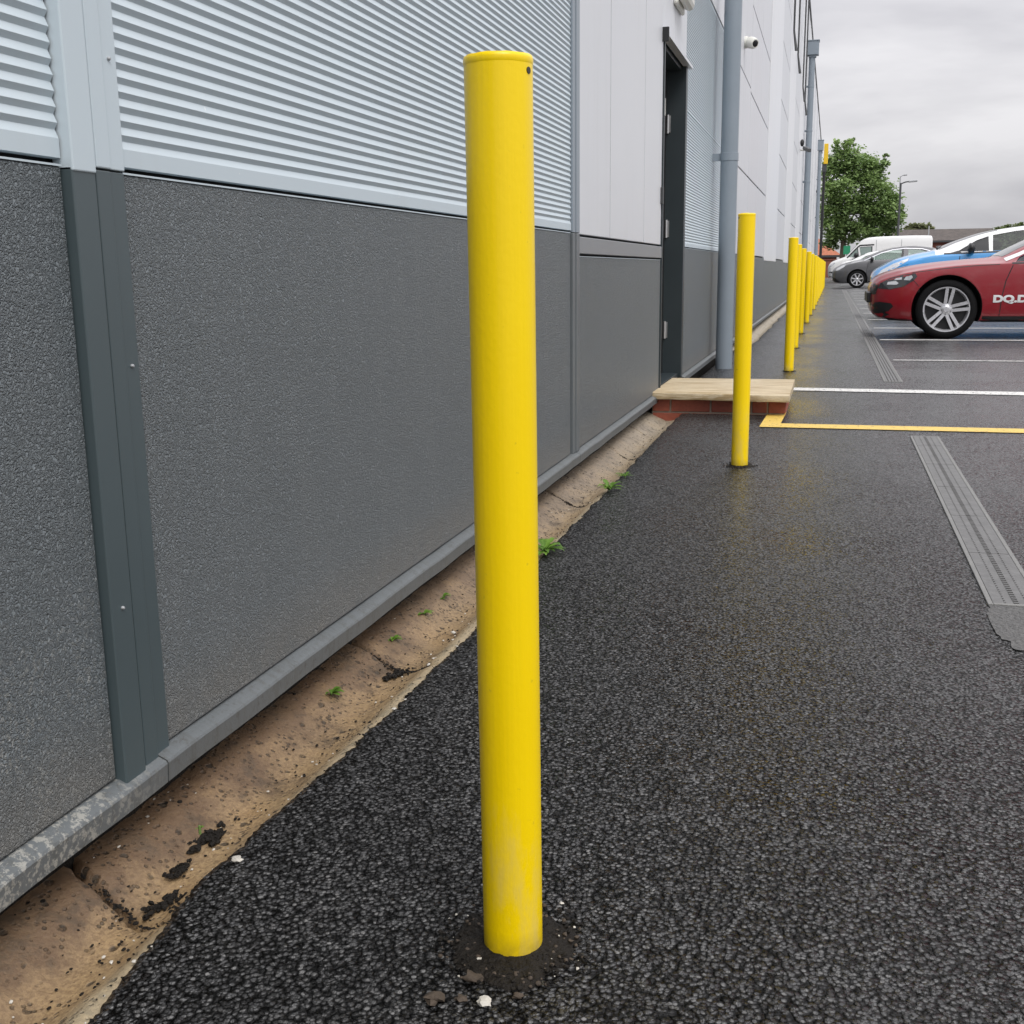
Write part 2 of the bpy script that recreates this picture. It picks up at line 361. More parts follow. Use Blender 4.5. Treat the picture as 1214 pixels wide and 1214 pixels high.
# ------------------------------------------------------------------ mesh helpers
class MB:
    def __init__(s): s.v = []; s.f = []; s.mi = []; s.cur = 0
    def add(s, vs, fs):
        b = len(s.v); s.v += [tuple(v) for v in vs]; s.f += [tuple(b+i for i in f) for f in fs]; s.mi += [s.cur]*len(fs); return s
    def box(s, x0, x1, y0, y1, z0, z1):
        if x0 > x1: x0, x1 = x1, x0
        if y0 > y1: y0, y1 = y1, y0
        return s.add([(x0, y0, z0), (x1, y0, z0), (x1, y1, z0), (x0, y1, z0), (x0, y0, z1), (x1, y0, z1), (x1, y1, z1), (x0, y1, z1)],
                     [(0, 3, 2, 1), (4, 5, 6, 7), (0, 1, 5, 4), (1, 2, 6, 5), (2, 3, 7, 6), (3, 0, 4, 7)])
    def obox(s, c, ax, ay, az, hx, hy, hz):
        c, ax, ay, az = Vector(c), Vector(ax).normalized(), Vector(ay).normalized(), Vector(az).normalized()
        vs = [c+ax*i*hx+ay*j*hy+az*k*hz for k in (-1, 1) for j, i in ((-1, -1), (-1, 1), (1, 1), (1, -1))]
        return s.add(vs, [(0, 3, 2, 1), (4, 5, 6, 7), (0, 1, 5, 4), (1, 2, 6, 5), (2, 3, 7, 6), (3, 0, 4, 7)])
    def tube(s, pts, rad, n=12, cap=True):
        pts = [Vector(p) for p in pts]; rad = rad if isinstance(rad, (list, tuple)) else [rad]*len(pts)
        rings = []
        for i, p in enumerate(pts):
            d = (pts[min(i+1, len(pts)-1)]-pts[max(i-1, 0)]).normalized()
            u = d.cross(Vector((0, 0, 1)) if abs(d.z) < .95 else Vector((1, 0, 0))).normalized(); w = d.cross(u)
            rings.append([p+(u*math.cos(2*math.pi*k/n)+w*math.sin(2*math.pi*k/n))*rad[i] for k in range(n)])
        vs = [q for r in rings for q in r]; fs = []
        for i in range(len(pts)-1):
            for k in range(n): fs.append((i*n+k, i*n+(k+1) % n, (i+1)*n+(k+1) % n, (i+1)*n+k))
        if cap: fs += [tuple(range(n))[::-1], tuple((len(pts)-1)*n+k for k in range(n))]
        return s.add(vs, fs)
    def lathe(s, prof, n=48, c=(0, 0, 0), axis='z', a0=0):
        c = Vector(c); vs = []; fs = []
        for (r, h) in prof:
            for k in range(n):
                a = a0+2*math.pi*k/n; x, y = r*math.cos(a), r*math.sin(a)
                vs.append(c+(Vector((x, y, h)) if axis == 'z' else Vector((x, h, y)) if axis == 'y' else Vector((h, x, y))))
        for i in range(len(prof)-1):
            for k in range(n): fs.append((i*n+k, i*n+(k+1) % n, (i+1)*n+(k+1) % n, (i+1)*n+k))
        return s.add(vs, fs)
    def prism(s, poly, y0, y1):
        """poly in x,z extruded along y"""
        n = len(poly)
        vs = [(x, y0, z) for x, z in poly]+[(x, y1, z) for x, z in poly]
        return s.add(vs, [tuple(range(n)), tuple(range(n, 2*n))[::-1]]+[(i, n+i, n+(i+1) % n, (i+1) % n) for i in range(n)])
    def blob(s, c, r, seed=0, flat=1., sub=2, amp=.35):
        bm = bmesh.new(); bmesh.ops.create_icosphere(bm, subdivisions=sub, radius=1)
        rx, ry, rz = r if isinstance(r, tuple) else (r, r, r*flat)
        for v in bm.verts:
            k = 1+amp*noise.noise(v.co*1.6+Vector((seed*3.7, seed*1.3, 0)))*2
            v.co = Vector((v.co.x*k*rx, v.co.y*k*ry, v.co.z*k*rz))+Vector(c)
        bm.verts.index_update()
        s.add([v.co[:] for v in bm.verts], [[v.index for v in f.verts] for f in bm.faces]); bm.free(); return s

def link(name, mesh, parent=None):
    o = bpy.data.objects.new(name, mesh); COL.objects.link(o)
    if parent:
        o.parent = parent; o.matrix_parent_inverse = Matrix.Translation(-parent.location)
    return o
def obj(name, mb, mats, parent=None, smooth=False, bevel=0, angle=40):
    me = bpy.data.meshes.new(name); me.from_pydata(mb.v, [], mb.f)
    mats = mats if isinstance(mats, (list, tuple)) else [mats]
    for m in mats: me.materials.append(M[m] if isinstance(m, str) else m)
    if len(mats) > 1: me.polygons.foreach_set('material_index', mb.mi)
    bm = bmesh.new(); bm.from_mesh(me); bmesh.ops.recalc_face_normals(bm, faces=bm.faces); bm.to_mesh(me); bm.free()
    if smooth:
        me.shade_smooth() if hasattr(me, 'shade_smooth') else None
        me.set_sharp_from_angle(angle=R(angle))
    o = link(name, me, parent)
    if bevel:
        b = o.modifiers.new('bevel', 'BEVEL'); b.width = bevel; b.segments = 2; b.limit_method = 'ANGLE'
    return o
def thing(name, label, cat, loc=(0, 0, 0), group=None):
    o = bpy.data.objects.new(name, None); COL.objects.link(o); o.location = loc; o.empty_display_size = .1
    return tag(o, label, cat, group)
def tag(o, label, cat, group=None):
    o['label'] = label; o['category'] = cat
    if group: o['group'] = group
    return o
def struct(o): o['kind'] = 'structure'; return o
def kids(o): return [c for c in list(bpy.data.objects) if c.parent == o]
def dup(root, loc, label):
    def cp(o, par):
        c = o.copy(); COL.objects.link(c); inv = o.matrix_parent_inverse.copy(); c.parent = par
        if par: c.matrix_parent_inverse = inv
        for k in kids(o): cp(k, c)
        return c
    r = cp(root, None); r.location = loc; r['label'] = label
    return r

# ------------------------------------------------------------------ ground
b = MB(); b.box(-60, 200, -30, 600, -1.2, -.09)
struct(obj('ground', b, 'gutter'))
# asphalt sheet with a ragged near edge along the gutter
def edge_x(y):
    if y < 6.22:
        base = np.interp(y, [0.2, .9, 1.22, 1.7, 2.3, 3, 4, 5, 6.22], [-.72, -.735, -.772, -.745, -.735, -.75, -.752, -.762, -.77])
        return base+.009*noise.noise(Vector((y*9, 0, 0)))+.006*noise.noise(Vector((y*45, 5, 0)))+.004*noise.noise(Vector((y*140, 9, 0)))
    if y < 7.0: return -.77
    if y < 11.3: return -.905+.01*noise.noise(Vector((y*8, 0, 0)))
    if y < 11.8: return -.905+(y-11.3)*.26
    return -.765+.035*noise.noise(Vector((y*1.1, 2, 0)))+.015*noise.noise(Vector((y*5, 2, 0)))
ys = list(np.arange(.2, 6.3, .006))+list(np.arange(6.3, 30, .1))+list(np.arange(30, 85, 1.0))+[85, 90, 120, 200, 600]
ys = [-20]+ys
b = MB(); vs = []; fs = []
XS = [.015, .05, .2]
for i, y in enumerate(ys):
    e = edge_x(y) if y < 85 else -.9
    if y > 86: e = -60
    zj = .003*noise.noise(Vector((y*70, 1, 0))) if y < 7 else 0
    vs += [(e-.004, y, -.035), (e, y, -.006+zj), (e+.012, y, -.001), (e+.06, y, 0), (-.4 if y <= 86 else e+.07, y, 0), (200, y, 0)]
for i in range(len(ys)-1):
    for k in range(5): fs.append((i*6+k, i*6+k+1, (i+1)*6+k+1, (i+1)*6+k))
b.add(vs, fs)
struct(obj('road', b, 'asphalt', smooth=True, angle=60))

# gutter channel (dished concrete), with section joints
def gutter(y0, y1, step, joints, name, wob=1.):
    b = MB(); vs = []; fs = []
    xs = [-.965, -.95, -.93, -.91, -.895, -.88, -.865, -.85, -.835, -.82, -.805, -.79, -.778, -.768, -.76, -.75, -.735, -.70]
    zs = [.004, .001, -.004, -.012, -.020, -.028, -.036, -.042, -.043, -.042, -.037, -.029, -.022, -.016, -.012, -.010, -.012, -.03]
    Y = np.arange(y0, y1, step); n = len(xs)
    for y in Y:
        for x, z in zip(xs, zs):
            jz = 0
            for (jy, sk, dp) in joints:
                c = jy+sk*(x+.86)+.012*noise.noise(Vector((x*22, jy*3, 0)))
                d = abs(y-c)
                if d < .007: jz -= dp*2.0*(1-d/.007)
            zz = z+jz+wob*(.004*noise.noise(Vector((x*25, y*25, 0)))+.004*noise.noise(Vector((x*8, y*5, 3))))
            vs.append((x, y, zz))
    for i in range(len(Y)-1):
        for k in range(n-1): fs.append((i*n+k, i*n+k+1, (i+1)*n+k+1, (i+1)*n+k))
    b.add(vs, fs)
    return struct(obj(name, b, 'gutter', smooth=True, angle=180))
gutter(.2, 6.5, .004, [(1.155, -.33, .02), (2.12, -.2, .016), (3.86, -.35, .02), (4.93, -1., .014), (5.6, -.5, .012)], 'gutter')
gutter(11.2, 80, .05, [(y, -.2, .03) for y in np.arange(12, 80, .9)], 'gutter', 3.)

# ------------------------------------------------------------------ warehouse
WX = -.92; YE = 78.0; ZR = 7.9
wh = thing('warehouse', 'long grey retail warehouse with dark lower panels and pale ribbed cladding above', 'building', (-.92, 0, 0))
def P(name, b, m, **k): return obj(name, b, m, wh, **k)
D0, D1 = 6.452, 7.395   # door opening
b = MB(); b.box(-30, -.945, -8, D0, .06, ZR-.1); b.box(-30, -.945, D1, YE-.02, .06, ZR-.1); b.box(-30, -.945, D0, D1, 2.0, ZR-.1); b.box(-30, -1.2, D0, D1, -.5, 2.0)
P('wall_core', b, 'core')
b = MB(); b.box(-30.1, -.93, YE-.02, YE+.02, 0, ZR); P('end_wall', b, 'core2')
# roof edge
b = MB(); b.box(-30, -.885, -8, YE+.03, ZR, ZR+.10); P('roof_edge', b, 'darkmetal', bevel=.006)
# sill flashing: sloped lip + face
def sill(y0, y1):
    b = MB(); prof = [(-.945, .1000), (-.918, .0995), (-.899, .091), (-.897, .087), (-.899, .058), (-.945, .056)]
    Y = np.linspace(y0, y1, max(2, int((y1-y0)/.05) if y1 < 12 else int((y1-y0)/2)))
    vs = []; fs = []; n = len(prof)
    for y in Y:
        w = .0022*noise.noise(Vector((y*4, 1, 0))); w2 = .002*noise.noise(Vector((y*6, 7, 0)))
        for i, (x, z) in enumerate(prof): vs.append((x+(w if 2 <= i <= 4 else 0), y, z+(w2 if 1 <= i <= 4 else 0)))
    for i in range(len(Y)-1):
        for k in range(n): fs.append((i*n+k, i*n+(k+1) % n, (i+1)*n+(k+1) % n, (i+1)*n+k))
    fs += [tuple(range(n)), tuple((len(Y)-1)*n+k for k in range(n))]
    b.add(vs, fs); P('sill', b, 'sill', smooth=True, angle=25)
for a, c in ((-1, 1.338), (1.341, 4.20), (4.203, D0-.002), (D1+.03, 13.0), (13.003, 30), (30.003, YE)): sill(a, c)
# plinth under sill
b = MB(); b.box(-1.0, -.962, -1, D0-.002, -.3, .056); b.box(-1.0, -.962, D1+.03, YE, -.3, .056); P('plinth', b, 'soil')

def flat(name, y0, y1, z0, z1, m, x=WX, th=.022, bev=.0025):
    b = MB(); b.box(x-th, x, y0, y1, z0, z1); return P(name, b, m, bevel=bev)
G = .003
# dark kick panels
KT = .9125
for y0, y1 in ((-.9, 1.252), (1.374, 4.128), (4.256, D0-.022), (D1+.035, 10.2), (10.21, 13.04)):
    top = KT if not (y0 > 4.2 and y0 < 6) else .83
    flat('kick_panel', y0+G, y1-G, .103, top, 'kick')
    b = MB(); b.box(WX-.02, WX+.0012, y0+G, y1-G, top+.0005, top+.003); P('edge_highlight', b, 'rib')  # pale strip standing in for the highlight on the panel's top edge
y = 13.05
bays = []
while y < YE-3:
    for w_ in (3.5, 3.45, 3.2, 3.25): bays.append((y, min(y+w_, YE))); y += w_
    if y >= YE-3: break
bays = [(a, c) for a, c in bays if c > a+.2]
for a, c in bays: flat('kick_panel', a+.012, c-.012, .103, .918, 'kick')
# near vertical cover flashings
for z0, z1, m in ((.916, 2.9, 'rib'), (.094, .914, 'kick_trim')):
    b = MB(); b.box(-.935, -.905 if m == 'rib' else -.907, 1.253, 1.300, z0-.008, z1)
    P('cover_flashing', b, m, bevel=.002)
    b = MB(); b.box(-.935, -.909 if m == 'rib' else -.911, 1.3065, 1.3385, z0, z1); P('cover_flashing', b, m, bevel=.002)
    b = MB(); b.box(-.935, -.913 if m == 'rib' else -.915, 1.3405, 1.3735, z0, z1); P('cover_flashing', b, m, bevel=.0015)
    # far edge joint trim
    b = MB(); b.box(-.935, -.914, 4.145, 4.190, z0 if z0 > .5 else .099, z1); b.box(-.935, -.911, 4.194, 4.25, z0 if z0 > .5 else .099, z1)
    P('joint_trim', b, 'pipe' if m == 'rib' else 'joint', bevel=.002)
for yy, z in [(1.277, .34), (1.356, .66), (1.356, 1.055)]:
    b = MB(); b.lathe([(.0001, .0022), (.0018, .0018), (.0026, .0), (.0026, -.002)], 10, (-.9055 if yy < 1.3 else (-.9135 if z < 1 else -.9115), yy, z), 'x'); P('rivet', b, 'galv', smooth=True)
# ribbed panels
def ribbed(y0, y1, z0, z1, pitch=.0184, amp=.0043, name='ribbed_panel', flatz=.024, seg=1):
    b = MB(); pts = [(WX-.012, z0), (WX, z0+.001), (WX, z0+flatz)]
    z = z0+flatz
    while z+pitch < z1-.0015:
        # flat crown, slope in, flat pan, slope out (underside faces down = dark)
        pts += [(WX-amp, z+pitch*.56), (WX-amp, z+pitch*.58), (WX, z+pitch*.98), (WX, z+pitch)]
        z += pitch
    pts += [(WX, z1-.001), (WX-.012, z1)]
    n = len(pts); vs = []; fs = []
    for yy in (y0, y1):
        for x, zz in pts: vs.append((x, yy, zz))
    for k in range(n-1): fs.append((k, k+1, n+k+1, n+k))
    b.add(vs, fs)
    o = P(name, b, 'rib')
    return o
ribbed(-1, 1.250, .922, 1.75); ribbed(1.376, 4.142, .922, 1.745); ribbed(1.376, 4.142, 1.757, 2.66, flatz=.01)
ribbed(D1+.035, 10.2, .922, 1.747); ribbed(D1+.035, 10.2, 1.754, 2.655, flatz=.006)
# flat panels beside the door with a grey band beneath
flat('band_trim', 4.256, D0-.022, .842, .904, 'band', x=-.914, th=.03)
for a, c in ((4.256, 4.91), (4.91, 5.83), (5.83, D0-.022)): flat('wall_panel', a+.006, c-.006, .914, 2.66, 'panel')
for a, c in ((D0-.022, 6.90), (6.90, D1+.03)): flat('wall_panel', a+.003 if a > 6.5 else a-.001, c-.003, 2.03, 2.66, 'panel')
for y_ in (4.91, 5.83): flat('panel_seam', y_-.0058, y_+.0058, .914, 2.66, 'band', x=WX-.0012, bev=0)
# upper courses
zc = [2.672, 3.56, 4.43, 5.30, 6.17, 7.04, ZR-.004]
for (a, c) in ((-1, 4.14), (4.20, D0-.025), (D0-.02, D1+.03), (D1+.036, 10.2), (10.21, 13.04)):
    for z0, z1 in zip(zc[:-1], zc[1:]): flat('wall_panel', a+.004, c-.004, z0+.006, z1-.006, 'panel')
for a, c in ((10.21, 11.6), (11.6, 13.04)):
    for z0, z1 in ((.922, 1.745), (1.757, 2.665)): flat('wall_panel', a+.004, c-.004, z0+.002, z1-.002, 'panel')
zc2 = [.925, 1.75, 2.63, 3.5, 4.4, 5.3, 6.17, 7.04, ZR-.004]
nb = 0; rest = MB()
for i, (a, c) in enumerate(bays):
    if i % 4 in (1, 3):
        b = MB(); b.box(WX-.02, WX+.006, a+.012, c-.012, .885, ZR-.004); P('pilaster_panel', b, 'panel_white', bevel=.003)
        continue
    sp = [a, (a+c)/2, c]
    if c < 50:
        for y_ in sp[:2]: flat('panel_seam', y_-.011, y_+.011, .925, ZR-.01, 'band', x=WX-.0015, bev=0)
    for s0, s1 in zip(sp[:-1], sp[1:]):
        for z0, z1 in zip(zc2[:-1], zc2[1:]):
            if c < 34: flat('wall_panel', s0+.009, s1-.009, z0+.009, z1-.009, 'panel')
            else: rest.box(WX-.022, WX, s0+.015, s1-.015, z0+.012, z1-.012)
P('far_panel', rest, 'panel')['kind'] = 'stuff'
# door: leaf set back, reveal, hinges, drip flashing
dleaf = MB(); dleaf.box(-1.07, -1.028, D0+.005, D1-.045, .125, 1.99)
door = P('door', dleaf, 'door2', bevel=.003)
b = MB(); b.box(-1.2, -.908, D1-.045, D1+.028, .10, 2.0)
P('door_frame', b, 'door', bevel=.003)
b = MB(); b.box(-1.2, -.912, D0-.020, D0+.004, .10, 2.0); b.box(-1.2, -.94, D0+.004, D1-.045, 1.972, 2.02); b.box(-1.2, -.93, D0+.004, D1-.045, .09, .124)
P('door_frame', b, 'door', bevel=.002)
for z in (1.66, 1.03, .40):
    b = MB(); b.tube([(-1.018, D1-.052, z-.055), (-1.018, D1-.052, z+.055)], .009, 10); b.box(-1.026, -1.0, D1-.049, D1-.0455, z-.05, z+.05)
    obj('hinge', b, 'metal', door, smooth=True)
b = MB(); b.box(-1.027, -1.022, D1-.26, D1-.12, 1.70, 1.80); obj('door_notice', b, 'whiteplastic', door)
b = MB(); b.tube([(-1.02, 6.62, 1.05), (-.985, 6.62, 1.05), (-.985, 6.75, 1.05)], .009, 8); obj('handle', b, 'metal', door, smooth=True)
b = MB(); b.add([(-.93, D0-.06, 2.035), (-.884, D0-.06, 2.012), (-.884, D0-.06, 1.992), (-.93, D0-.06, 1.995),
                 (-.93, D1+.07, 2.035), (-.884, D1+.07, 2.012), (-.884, D1+.07, 1.992), (-.93, D1+.07, 1.995)],
                [(0, 1, 2, 3), (4, 7, 6, 5), (0, 4, 5, 1), (1, 5, 6, 2), (2, 6, 7, 3)])
P('drip_flashing', b, 'panel')
b = MB(); b.box(-.921, -.885, D0-.072, D0-.060, 1.965, 2.038); P('flashing_end', b, 'door2', bevel=.002)
b = MB(); b.box(-.921, -.905, D0-.06, D0-.03, 1.13, 1.22); P('door_contact', b, 'darkmetal', bevel=.003)

# ------------------------------------------------------------------ wall mounted things
# bulkhead light above the door
bl = thing('bulkhead_light', 'off-white rounded bulkhead light fixed above the dark door', 'wall light', (-.92, 7.0, 2.3))
b = MB(); b.box(-.921, -.895, 6.78, 7.12, 2.235, 2.40); obj('backplate', b, 'whiteplastic', bl, bevel=.012)
b = MB(); b.box(-.896, -.835, 6.80, 7.10, 2.25, 2.385); obj('lamp_cover', b, 'whiteplastic', bl, bevel=.028)
# dome camera on wall
def wallcam(Y, z, label, s=1.0):
    c = thing('security_camera', label, 'security camera', (-.92, Y, z), 'security cameras on the warehouse wall')
    b = MB(); b.lathe([(0.001, 0), (.055*s, 0), (.058*s, .012*s), (.055*s, .03*s), (.001, .03*s)], 24, (-.921, Y, z), 'x'); obj('mount', b, 'whiteplastic', c, smooth=True)
    d = Vector((.62, -.72, -.28)).normalized()
    p = Vector((-.88, Y, z)); 
    b = MB()
    prof = [(0, .0), (.045, .0), (.052, .02), (.052, .07), (.046, .095)]
    pts = []; rad = []
    for r_, h in [(.03, -.02), (.05, .0), (.056, .03), (.054, .07), (.046, .10), (.040, .108)]:
        pts.append(p+d*h*s); rad.append(r_*s)
    b.tube(pts, rad, 24); obj('camera_body', b, 'whiteplastic', c, smooth=True)
    b = MB(); b.tube([p+d*.1085*s, p+d*.113*s], [.032*s, .024*s], 20); obj('lens', b, 'lens', c, smooth=True)
    return c
wallcam(12.0, 2.95, 'white dome camera on the wall just past the near downpipe')
def armcam(Y, z, label):
    c = thing('security_camera', label, 'security camera', (-.92, Y, z), 'security cameras on the warehouse wall')
    b = MB(); b.tube([(-.92, Y, z), (-.80, Y, z-.02)], .02, 8); obj('bracket', b, 'whiteplastic', c)
    b = MB(); b.obox((-.74, Y-.12, z), (.35, -1, -.25), (1, .35, 0), (0, 0, 1), .22, .045, .045); obj('camera_body', b, 'darkmetal', c, bevel=.01)
    b = MB(); b.blob((-.86, Y-.1, z+.16), (.05, .05, .09), 1, amp=.1); obj('sensor', b, 'black', c)
armcam(31.0, 3.72, 'small dark bullet camera on a bracket before the second downpipe')
armcam(60.0, 4.3, 'farthest small camera high on the wall between the far downpipes')

# downpipes
def downpipe(x, y, r, ztop, hop, label, brackets):
    t = thing('downpipe', label, 'downpipe', (x, y, 0), 'rainwater downpipes along the warehouse wall')
    b = MB(); b.lathe([(r*.985, -.02), (r, .0), (r, ztop), (.001, ztop)], 32, (x, y, 0)); obj('pipe', b, 'pipe', t, smooth=True)
    for z in brackets:
        b = MB(); b.lathe([(r*1.0, z-.03), (r*1.06, z-.028), (r*1.06, z+.028), (r*1.0, z+.03)], 32, (x, y, 0))
        b.box(-.921, x-r*.9, y-.013, y+.013, z-.027, z+.027)
        obj('bracket', b, 'pipe', t, smooth=True)
    if hop:
        h0, h1, w_ = hop
        b = MB(); b.box(x-w_*.5, x+w_*.55, y-w_/2, y+w_/2, h0, h1-.03); b.box(x-w_*.52, x+w_*.6, y-w_*.55, y+w_*.55, h1-.03, h1); b.box(x-w_*.3, x+w_*.35, y-w_*.3, y+w_*.3, h0-.06, h0)
        obj('hopper', b, 'pipe', t, bevel=.006)
    return t
downpipe(-.797, 9.20, .066, 7.2, None, 'thick blue-grey downpipe just past the door step, nearest of all', (1.62, 3.6, 5.4))
downpipe(-.79, 34.9, .085, 6.63, (6.63, 7.02, .32), 'middle blue-grey downpipe with a square hopper on top', (1.2, 3.2, 4.6, 5.8))
downpipe(-.79, 59.5, .085, 6.36, (6.36, 6.85, .28), 'farthest blue-grey downpipe with a small square hopper', (1.2, 3.2, 5.0))
# conduits with angled outlets high on the wall
for i, (Y, z, la) in enumerate(((23.8, 5.25, 'first dark overflow spout high on the wall, nearest one'), (26.5, 5.25, 'second dark overflow spout high on the wall'),
                    (30.9, 5.25, 'third dark overflow spout high on the wall'), (33.2, 5.2, 'fourth dark overflow spout, closest to the middle downpipe'))):
    b = MB(); b.tube([(-.895, Y, ZR-.02), (-.895, Y, z+.0), (-.89, Y, z-.05), (-.84, Y-.05, z-.38)], [.018, .018, .02, .03], 10)
    tag(obj('overflow_spout', b, 'darkmetal', smooth=True), la, 'spout', 'dark overflow spouts on the upper wall')
# black post with yellow sign at the far corner
t = thing('sign_post', 'tall black post with a yellow sign at its top, at the far corner', 'sign post', (-.62, 66, 0))
X_ = at(974.6, 260, 66).x
b = MB(); b.lathe([(.075, 0), (.075, 6.2), (.001, 6.2)], 14, (X_, 66, 0)); obj('post', b, 'black', t, smooth=True)
b = MB(); b.box(X_-.12, X_+.12, 65.9, 66.1, 5.85, 6.25); obj('sign_bracket', b, 'darkmetal', t)
b = MB(); b.box(X_-.05, X_+.17, 65.85, 66.05, 6.25, 7.3); obj('sign_panel', b, 'signyellow', t, bevel=.01)

# ------------------------------------------------------------------ door step
st = thing('door_step', 'brick step topped with a pale sandstone slab outside the dark door', 'step', (-.55, 6.65, 0))
b = MB(); b.box(-.93, -.215, 6.26, 7.02, -.09, .078); obj('mortar_bed', b, 'mortar', st)
def brick(x0, x1, y0, y1, z0, z1, bb): bb.box(x0, x1, y0, y1, z0, z1)
b = MB()
for row, (z0, z1) in enumerate(((.011, .076), (-.064, .001))):
    off = -.82 if row == 0 else -.93
    x = off
    xs_ = []
    if row == 0: xs_ = [(-.925, -.832)]+[(-.822, -.612), (-.602, -.392), (-.382, -.306), (-.296, -.205)]
    else: xs_ = [(-.925, -.722), (-.712, -.502), (-.492, -.282), (-.272, -.205)]
    for (a, c) in xs_: b.box(a, c, 6.250, 6.36, z0, z1)
    for k in range(4):
        y0 = 6.37+k*.17
        b.box(-.30, -.206, y0, min(y0+.16, 7.02), z0, z1)
obj('brick_course', b, 'brick', st, bevel=.003)
bm_ = MB()
n = 40; vs = []; top = []
for i in range(n+1):
    x = -.925+(.925-.185)*i/n
    yf = 6.205-.05*i/n+.006*noise.noise(Vector((x*14, 0, 0)))
    yb = 7.06+.005*noise.noise(Vector((x*9, 4, 0)))
    wv = .003*noise.noise(Vector((x*10, 8, 0)))
    vs += [(x, yf+.004, .082+wv), (x, yf, .092+wv), (x, yf+.003, .116), (x, yf+.01, .120), (x, yb, .120), (x, yb, .082)]
fs = []
for i in range(n):
    for k in range(6): fs.append((i*6+k, i*6+(k+1) % 6, (i+1)*6+(k+1) % 6, (i+1)*6+k))
fs += [tuple(range(6)), tuple(n*6+k for k in range(6))]
bm_.add(vs, fs); obj('slab', bm_, 'slab', st, smooth=True, angle=30)

# ------------------------------------------------------------------ bollards
BR = .0335; BH = .985
def bollard_meshes():
    n = 64; prof = [(0, .0), (BH-.012, 1)]
    b = MB(); vs = []; fs = []
    rows = [-.02, -.004, .0, .02, .1, .4, .7, BH-.008, BH-.006]
    for j, z in enumerate(rows):
        for k in range(n):
            a = 2*math.pi*k/n; rr = BR
            zz = z
            vs.append((rr*math.cos(a), rr*math.sin(a), zz))
    for j in range(len(rows)-1):
        for k in range(n): fs.append((j*n+k, j*n+(k+1) % n, (j+1)*n+(k+1) % n, (j+1)*n+k))
    b.add(vs, fs)
    c = MB(); prof = [(BR*.985, BH-.0085), (BR*1.012, BH-.006), (BR*1.018, BH-.002), (BR*.99, BH+.0015), (BR*.93, BH+.002), (BR*.7, BH+.0035), (BR*.3, BH+.0048), (.0005, BH+.005)]
    c.lathe(prof, n)
    c.v = [(x, y, z+(.0007*noise.noise(Vector((x*90, y*90, 0))))) for x, y, z in c.v]
    return b, c
def place_mb(mb, loc):
    m = MB(); m.add([(v[0]+loc[0], v[1]+loc[1], v[2]+loc[2]) for v in mb.v], mb.f); return m
bys = [9.0, 11.65, 14.25, 17.05, 19.85, 22.5, 25.1, 27.7, 30.3, 32.9, 35.5, 38.1, 40.7, 43.3, 45.9, 48.5]
GR = 'yellow steel bollards along the warehouse wall'
BH1 = 0.0
t1 = thing('bollard', 'nearest and largest yellow bollard standing in a ring of dark soil', 'bollard', (-.3285, 1.159, 0), GR)
pb, cb = bollard_meshes()
obj('post', place_mb(pb, t1.location), 'yellow', t1, smooth=True)
obj('cap', place_mb(cb, t1.location), 'yellow', t1, smooth=True, angle=70)
def hole(t, ang):
    d = Vector((math.cos(ang), math.sin(ang), 0)); p = t.location+d*BR+Vector((0, 0, .971))
    b = MB(); b.tube([p-d*.002, p+d*.0006], .0034, 14); obj('bolt_hole', b, 'black', t)
hole(t1, R(-15))
t1.rotation_euler = (R(.35), R(-.12), 0); t1.scale = (1.035, 1.035, 1.003)
def footing(t, rad, seed, amp=.18):
    b = MB(); n = 72; c = t.location; vs = []; fs = []
    rings = [(BR*.9, .006), (BR*1.15, .0065), (rad*.62, .0045), (rad*.85, .004), (rad, .0015), (rad*1.06, -.003)]
    for j, (r_, z) in enumerate(rings):
        for k in range(n):
            a = 2*math.pi*k/n; w = 1+(1.6*amp*noise.noise(Vector((math.cos(a)*1.5, math.sin(a)*1.5, seed)))+.09*noise.noise(Vector((math.cos(a)*8, math.sin(a)*8, seed)))) * (j > 1)
            zz = z+(.004*noise.noise(Vector((r_*math.cos(a)*120, r_*math.sin(a)*120, seed))) if 0 < j < 5 else 0)
            vs.append((c.x+r_*w*math.cos(a), c.y+r_*w*math.sin(a), zz))
    for j in range(len(rings)-1):
        for k in range(n): fs.append((j*n+k, j*n+(k+1) % n, (j+1)*n+(k+1) % n, (j+1)*n+k))
    b.add(vs, fs)
    rs = random.Random(seed)
    for k in range(420 if rad > .06 else 60):
        a = rs.uniform(0, 6.28); r_ = BR*1.02+(rad*1.25-BR)*rs.random()**.8; s_ = rs.uniform(.0008, .0035)
        q = rs.random(); b.cur = 1 if q < .22 else (2 if q < .27 else 0)
        if b.cur == 2: s_ *= .6
        b.blob((c.x+r_*math.cos(a), c.y+r_*math.sin(a), .004), s_, k, .7, 1)
    return obj('footing', b, ['soil', 'grit', 'stone_white'], t, smooth=True, angle=60)
footing(t1, .071, 3)
t2 = thing('bollard', 'second yellow bollard, standing in front of the brick door step', 'bollard', (-.324, 4.585, 0), GR)
obj('post', place_mb(pb, t2.location), 'yellow', t2, smooth=True); obj('cap', place_mb(cb, t2.location), 'yellow', t2, smooth=True, angle=70)
hole(t2, R(-150)); footing(t2, .058, 5, .35)
base = thing('bollard', 'third yellow bollard, the first one beyond the door step', 'bollard', (-.285, bys[0], 0), GR)
BR = .0365; BH = 1.0; pb, cb = bollard_meshes()
obj('post', place_mb(pb, base.location), 'yellow', base, smooth=True); obj('cap', place_mb(cb, base.location), 'yellow', base, smooth=True, angle=70)
footing(base, .046, 9)
ordn = ['fourth', 'fifth', 'sixth', 'seventh', 'eighth', 'ninth', 'tenth', 'eleventh', 'twelfth', 'thirteenth', 'fourteenth', 'fifteenth', 'sixteenth', 'seventeenth', 'farthest']
